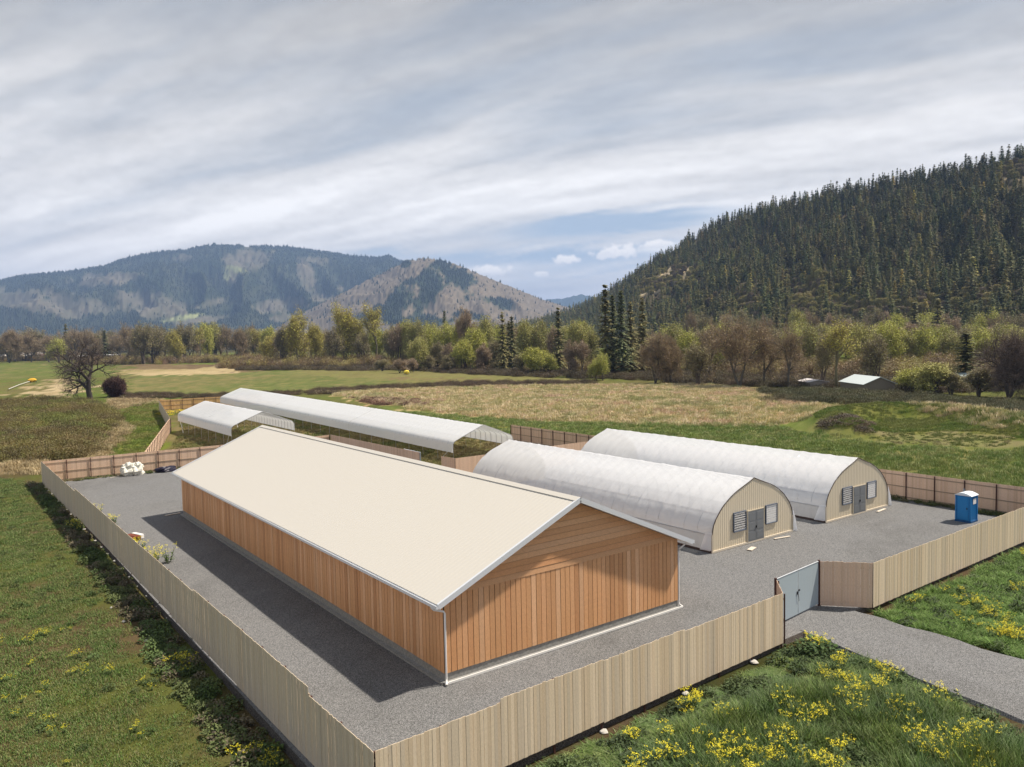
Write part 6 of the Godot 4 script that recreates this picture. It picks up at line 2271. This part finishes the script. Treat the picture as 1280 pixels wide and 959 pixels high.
	# loose pale stones in the strip below the left fence
	for i in 14:
		b = MB.new()
		b.lump(Vector3.ZERO, Vector3(rng.randf_range(0.07, 0.14), 0.06, rng.randf_range(0.07, 0.14)), n_fine, 0.5, 5, 7)
		var z := rng.randf_range(-40.0, 6.0)
		var x := rng.randf_range(-9.6, -8.2)
		var st := part("stone", b.mesh(M.footing), self, Vector3(x, ground_y(x, z) + 0.03, z))
		st.name = numbered("stone")
		tag(st, "pale stone lying in the weeds outside the left fence", "stone", "stones outside the left fence")

func house(called: String, label: String, at: Vector3, turn: float, size: Vector3, wall: Color, roof_c: Color, pitch: float, windows: int, category := "house") -> void:
	var o := thing(called, label, category, at, turn)
	var b := MB.new()
	var x := size.x * 0.5
	var z := size.z * 0.5
	b.box(Vector3(0, size.y * 0.5, 0), size)
	for s in [-1.0, 1.0]:
		if s < 0.0:
			b.tri(Vector3(-x, size.y, z), Vector3(-x, size.y + z * pitch, 0), Vector3(-x, size.y, -z))
		else:
			b.tri(Vector3(x, size.y, -z), Vector3(x, size.y + z * pitch, 0), Vector3(x, size.y, z))
	part("wall", recolour(b, wall).mesh(M.tint), o)
	b = MB.new()
	for s in [-1.0, 1.0]:
		b.beam(Vector3(0, size.y + z * pitch + 0.1, 0) + Vector3(0, -0.5 * (z + 0.4) * pitch, s * (z + 0.4) * 0.5) - Vector3(x + 0.4, 0, 0), Vector3(0, size.y + z * pitch + 0.1, 0) + Vector3(0, -0.5 * (z + 0.4) * pitch, s * (z + 0.4) * 0.5) + Vector3(x + 0.4, 0, 0), sqrt(1.0 + pitch * pitch) * (z + 0.4), 0.12, Vector3(0, 1, s * pitch))
	part("roof", recolour(b, roof_c).mesh(M.tint), o)
	for i in windows:
		b = MB.new()
		var wx := lerpf(-x * 0.75, x * 0.75, (i + 0.5) / windows)
		b.box(Vector3(wx, size.y * 0.55, z + 0.02), Vector3(1.2, 1.1, 0.06))
		part("window", b.mesh(M.dark), o)
	b = MB.new()
	b.box(Vector3(x + 0.02, size.y * 0.42, 0.3 * z), Vector3(0.06, size.y * 0.8, minf(2.4, z * 0.8)))
	part("door", b.mesh(M.dark), o)

func far_buildings() -> void:
	house("farm_shed", "low shed with a pale metal roof below the hill, beside the ditch hedge", Vector3(168.5, -0.3, -75.0), 0.95, Vector3(13.0, 2.1, 7.5), Color(0.20, 0.17, 0.14), Color(0.55, 0.60, 0.60), 0.42, 2, "shed")
	house("farm_shed", "small white roofed lean-to beside the pale metal shed", Vector3(172.0, -0.3, -92.0), 0.95, Vector3(7.0, 1.6, 5.0), Color(0.3, 0.27, 0.24), Color(0.66, 0.62, 0.62), 0.2, 1, "shed")
	house("long_shed", "long low grey shed at the far edge of the bright lawn", Vector3(268.0, -0.3, -113.0), 1.05, Vector3(16.0, 2.4, 4.0), Color(0.36, 0.28, 0.26), Color(0.34, 0.28, 0.27), 0.12, 3, "shed")
	house("farm_shed", "shed with a pale turquoise roof half hidden behind bushes", Vector3(201.0, -0.3, -64.0), 1.0, Vector3(13.0, 2.4, 6.0), Color(0.16, 0.15, 0.14), Color(0.42, 0.52, 0.54), 0.22, 2, "shed")
	house("farmhouse", "white roofed farmhouse at the far left of the valley", Vector3(60.0, -0.3, -1010.0), 0.1, Vector3(30.0, 4.0, 12.0), Color(0.42, 0.38, 0.36), Color(0.62, 0.60, 0.58), 0.4, 4)
	house("farmhouse", "white walled farmhouse behind the white roofed one", Vector3(82.0, -0.3, -1040.0), -0.15, Vector3(24.0, 5.0, 11.0), Color(0.55, 0.52, 0.5), Color(0.45, 0.40, 0.38), 0.45, 4)
	house("red_barn", "long low barn with a red-brown roof in the valley", Vector3(104.0, -0.3, -985.0), 0.05, Vector3(36.0, 3.4, 12.0), Color(0.16, 0.09, 0.07), Color(0.30, 0.15, 0.12), 0.35, 4, "barn")
	house("green_shed", "dark green shed with a white roof edge in the valley field", Vector3(108.0, -0.3, -880.0), 0.02, Vector3(16.0, 3.6, 7.0), Color(0.05, 0.08, 0.07), Color(0.62, 0.64, 0.64), 0.15, 2, "shed")
	house("white_shed", "small white roofed shed behind the lone bare tree", Vector3(136.0, -0.3, -860.0), 0.0, Vector3(14.0, 4.0, 7.0), Color(0.12, 0.09, 0.08), Color(0.66, 0.65, 0.64), 0.2, 2, "shed")
	# irrigation gear in the fields
	var o := thing("irrigation_cart", "yellow irrigation cart with a pale pipe in the left field", "cart", Vector3(17.4, -0.25, -346.0))
	var b := MB.new()
	b.lump(Vector3(0, 1.2, 0), Vector3(1.6, 0.8, 1.0), n_fine, 0.25, 8, 12)
	part("tank", recolour(b, Color(0.62, 0.36, 0.03)).mesh(M.tint), o)
	b = MB.new()
	for x in [-1.0, 1.0]:
		b.tube([Vector3(x, 0.5, -0.9), Vector3(x, 0.5, 0.9)], [0.5, 0.5], 10)
	part("wheels", b.mesh(M.dark), o)
	b = MB.new()
	b.tube([Vector3(-1, 0.8, 1), Vector3(-6, 0.5, 20), Vector3(-12, 0.4, 52)], [0.14, 0.14, 0.14], 6)
	part("pipe", recolour(b, Color(0.5, 0.48, 0.45)).mesh(M.tint), o)
	o = thing("field_marker", "small yellow tank at the edge of the green field below the cottonwoods", "tank", Vector3(145.4, -0.25, -265.0))
	b = MB.new()
	b.lump(Vector3(0, 0.9, 0), Vector3(1.3, 0.9, 1.0), n_fine, 0.25, 8, 12)
	part("tank", recolour(b, Color(0.65, 0.52, 0.06)).mesh(M.tint), o)
	b = MB.new()
	b.box(Vector3(0, 0.1, 0), Vector3(2.0, 0.2, 1.4))
	part("base", recolour(b, Color(0.3, 0.27, 0.2)).mesh(M.tint), o)
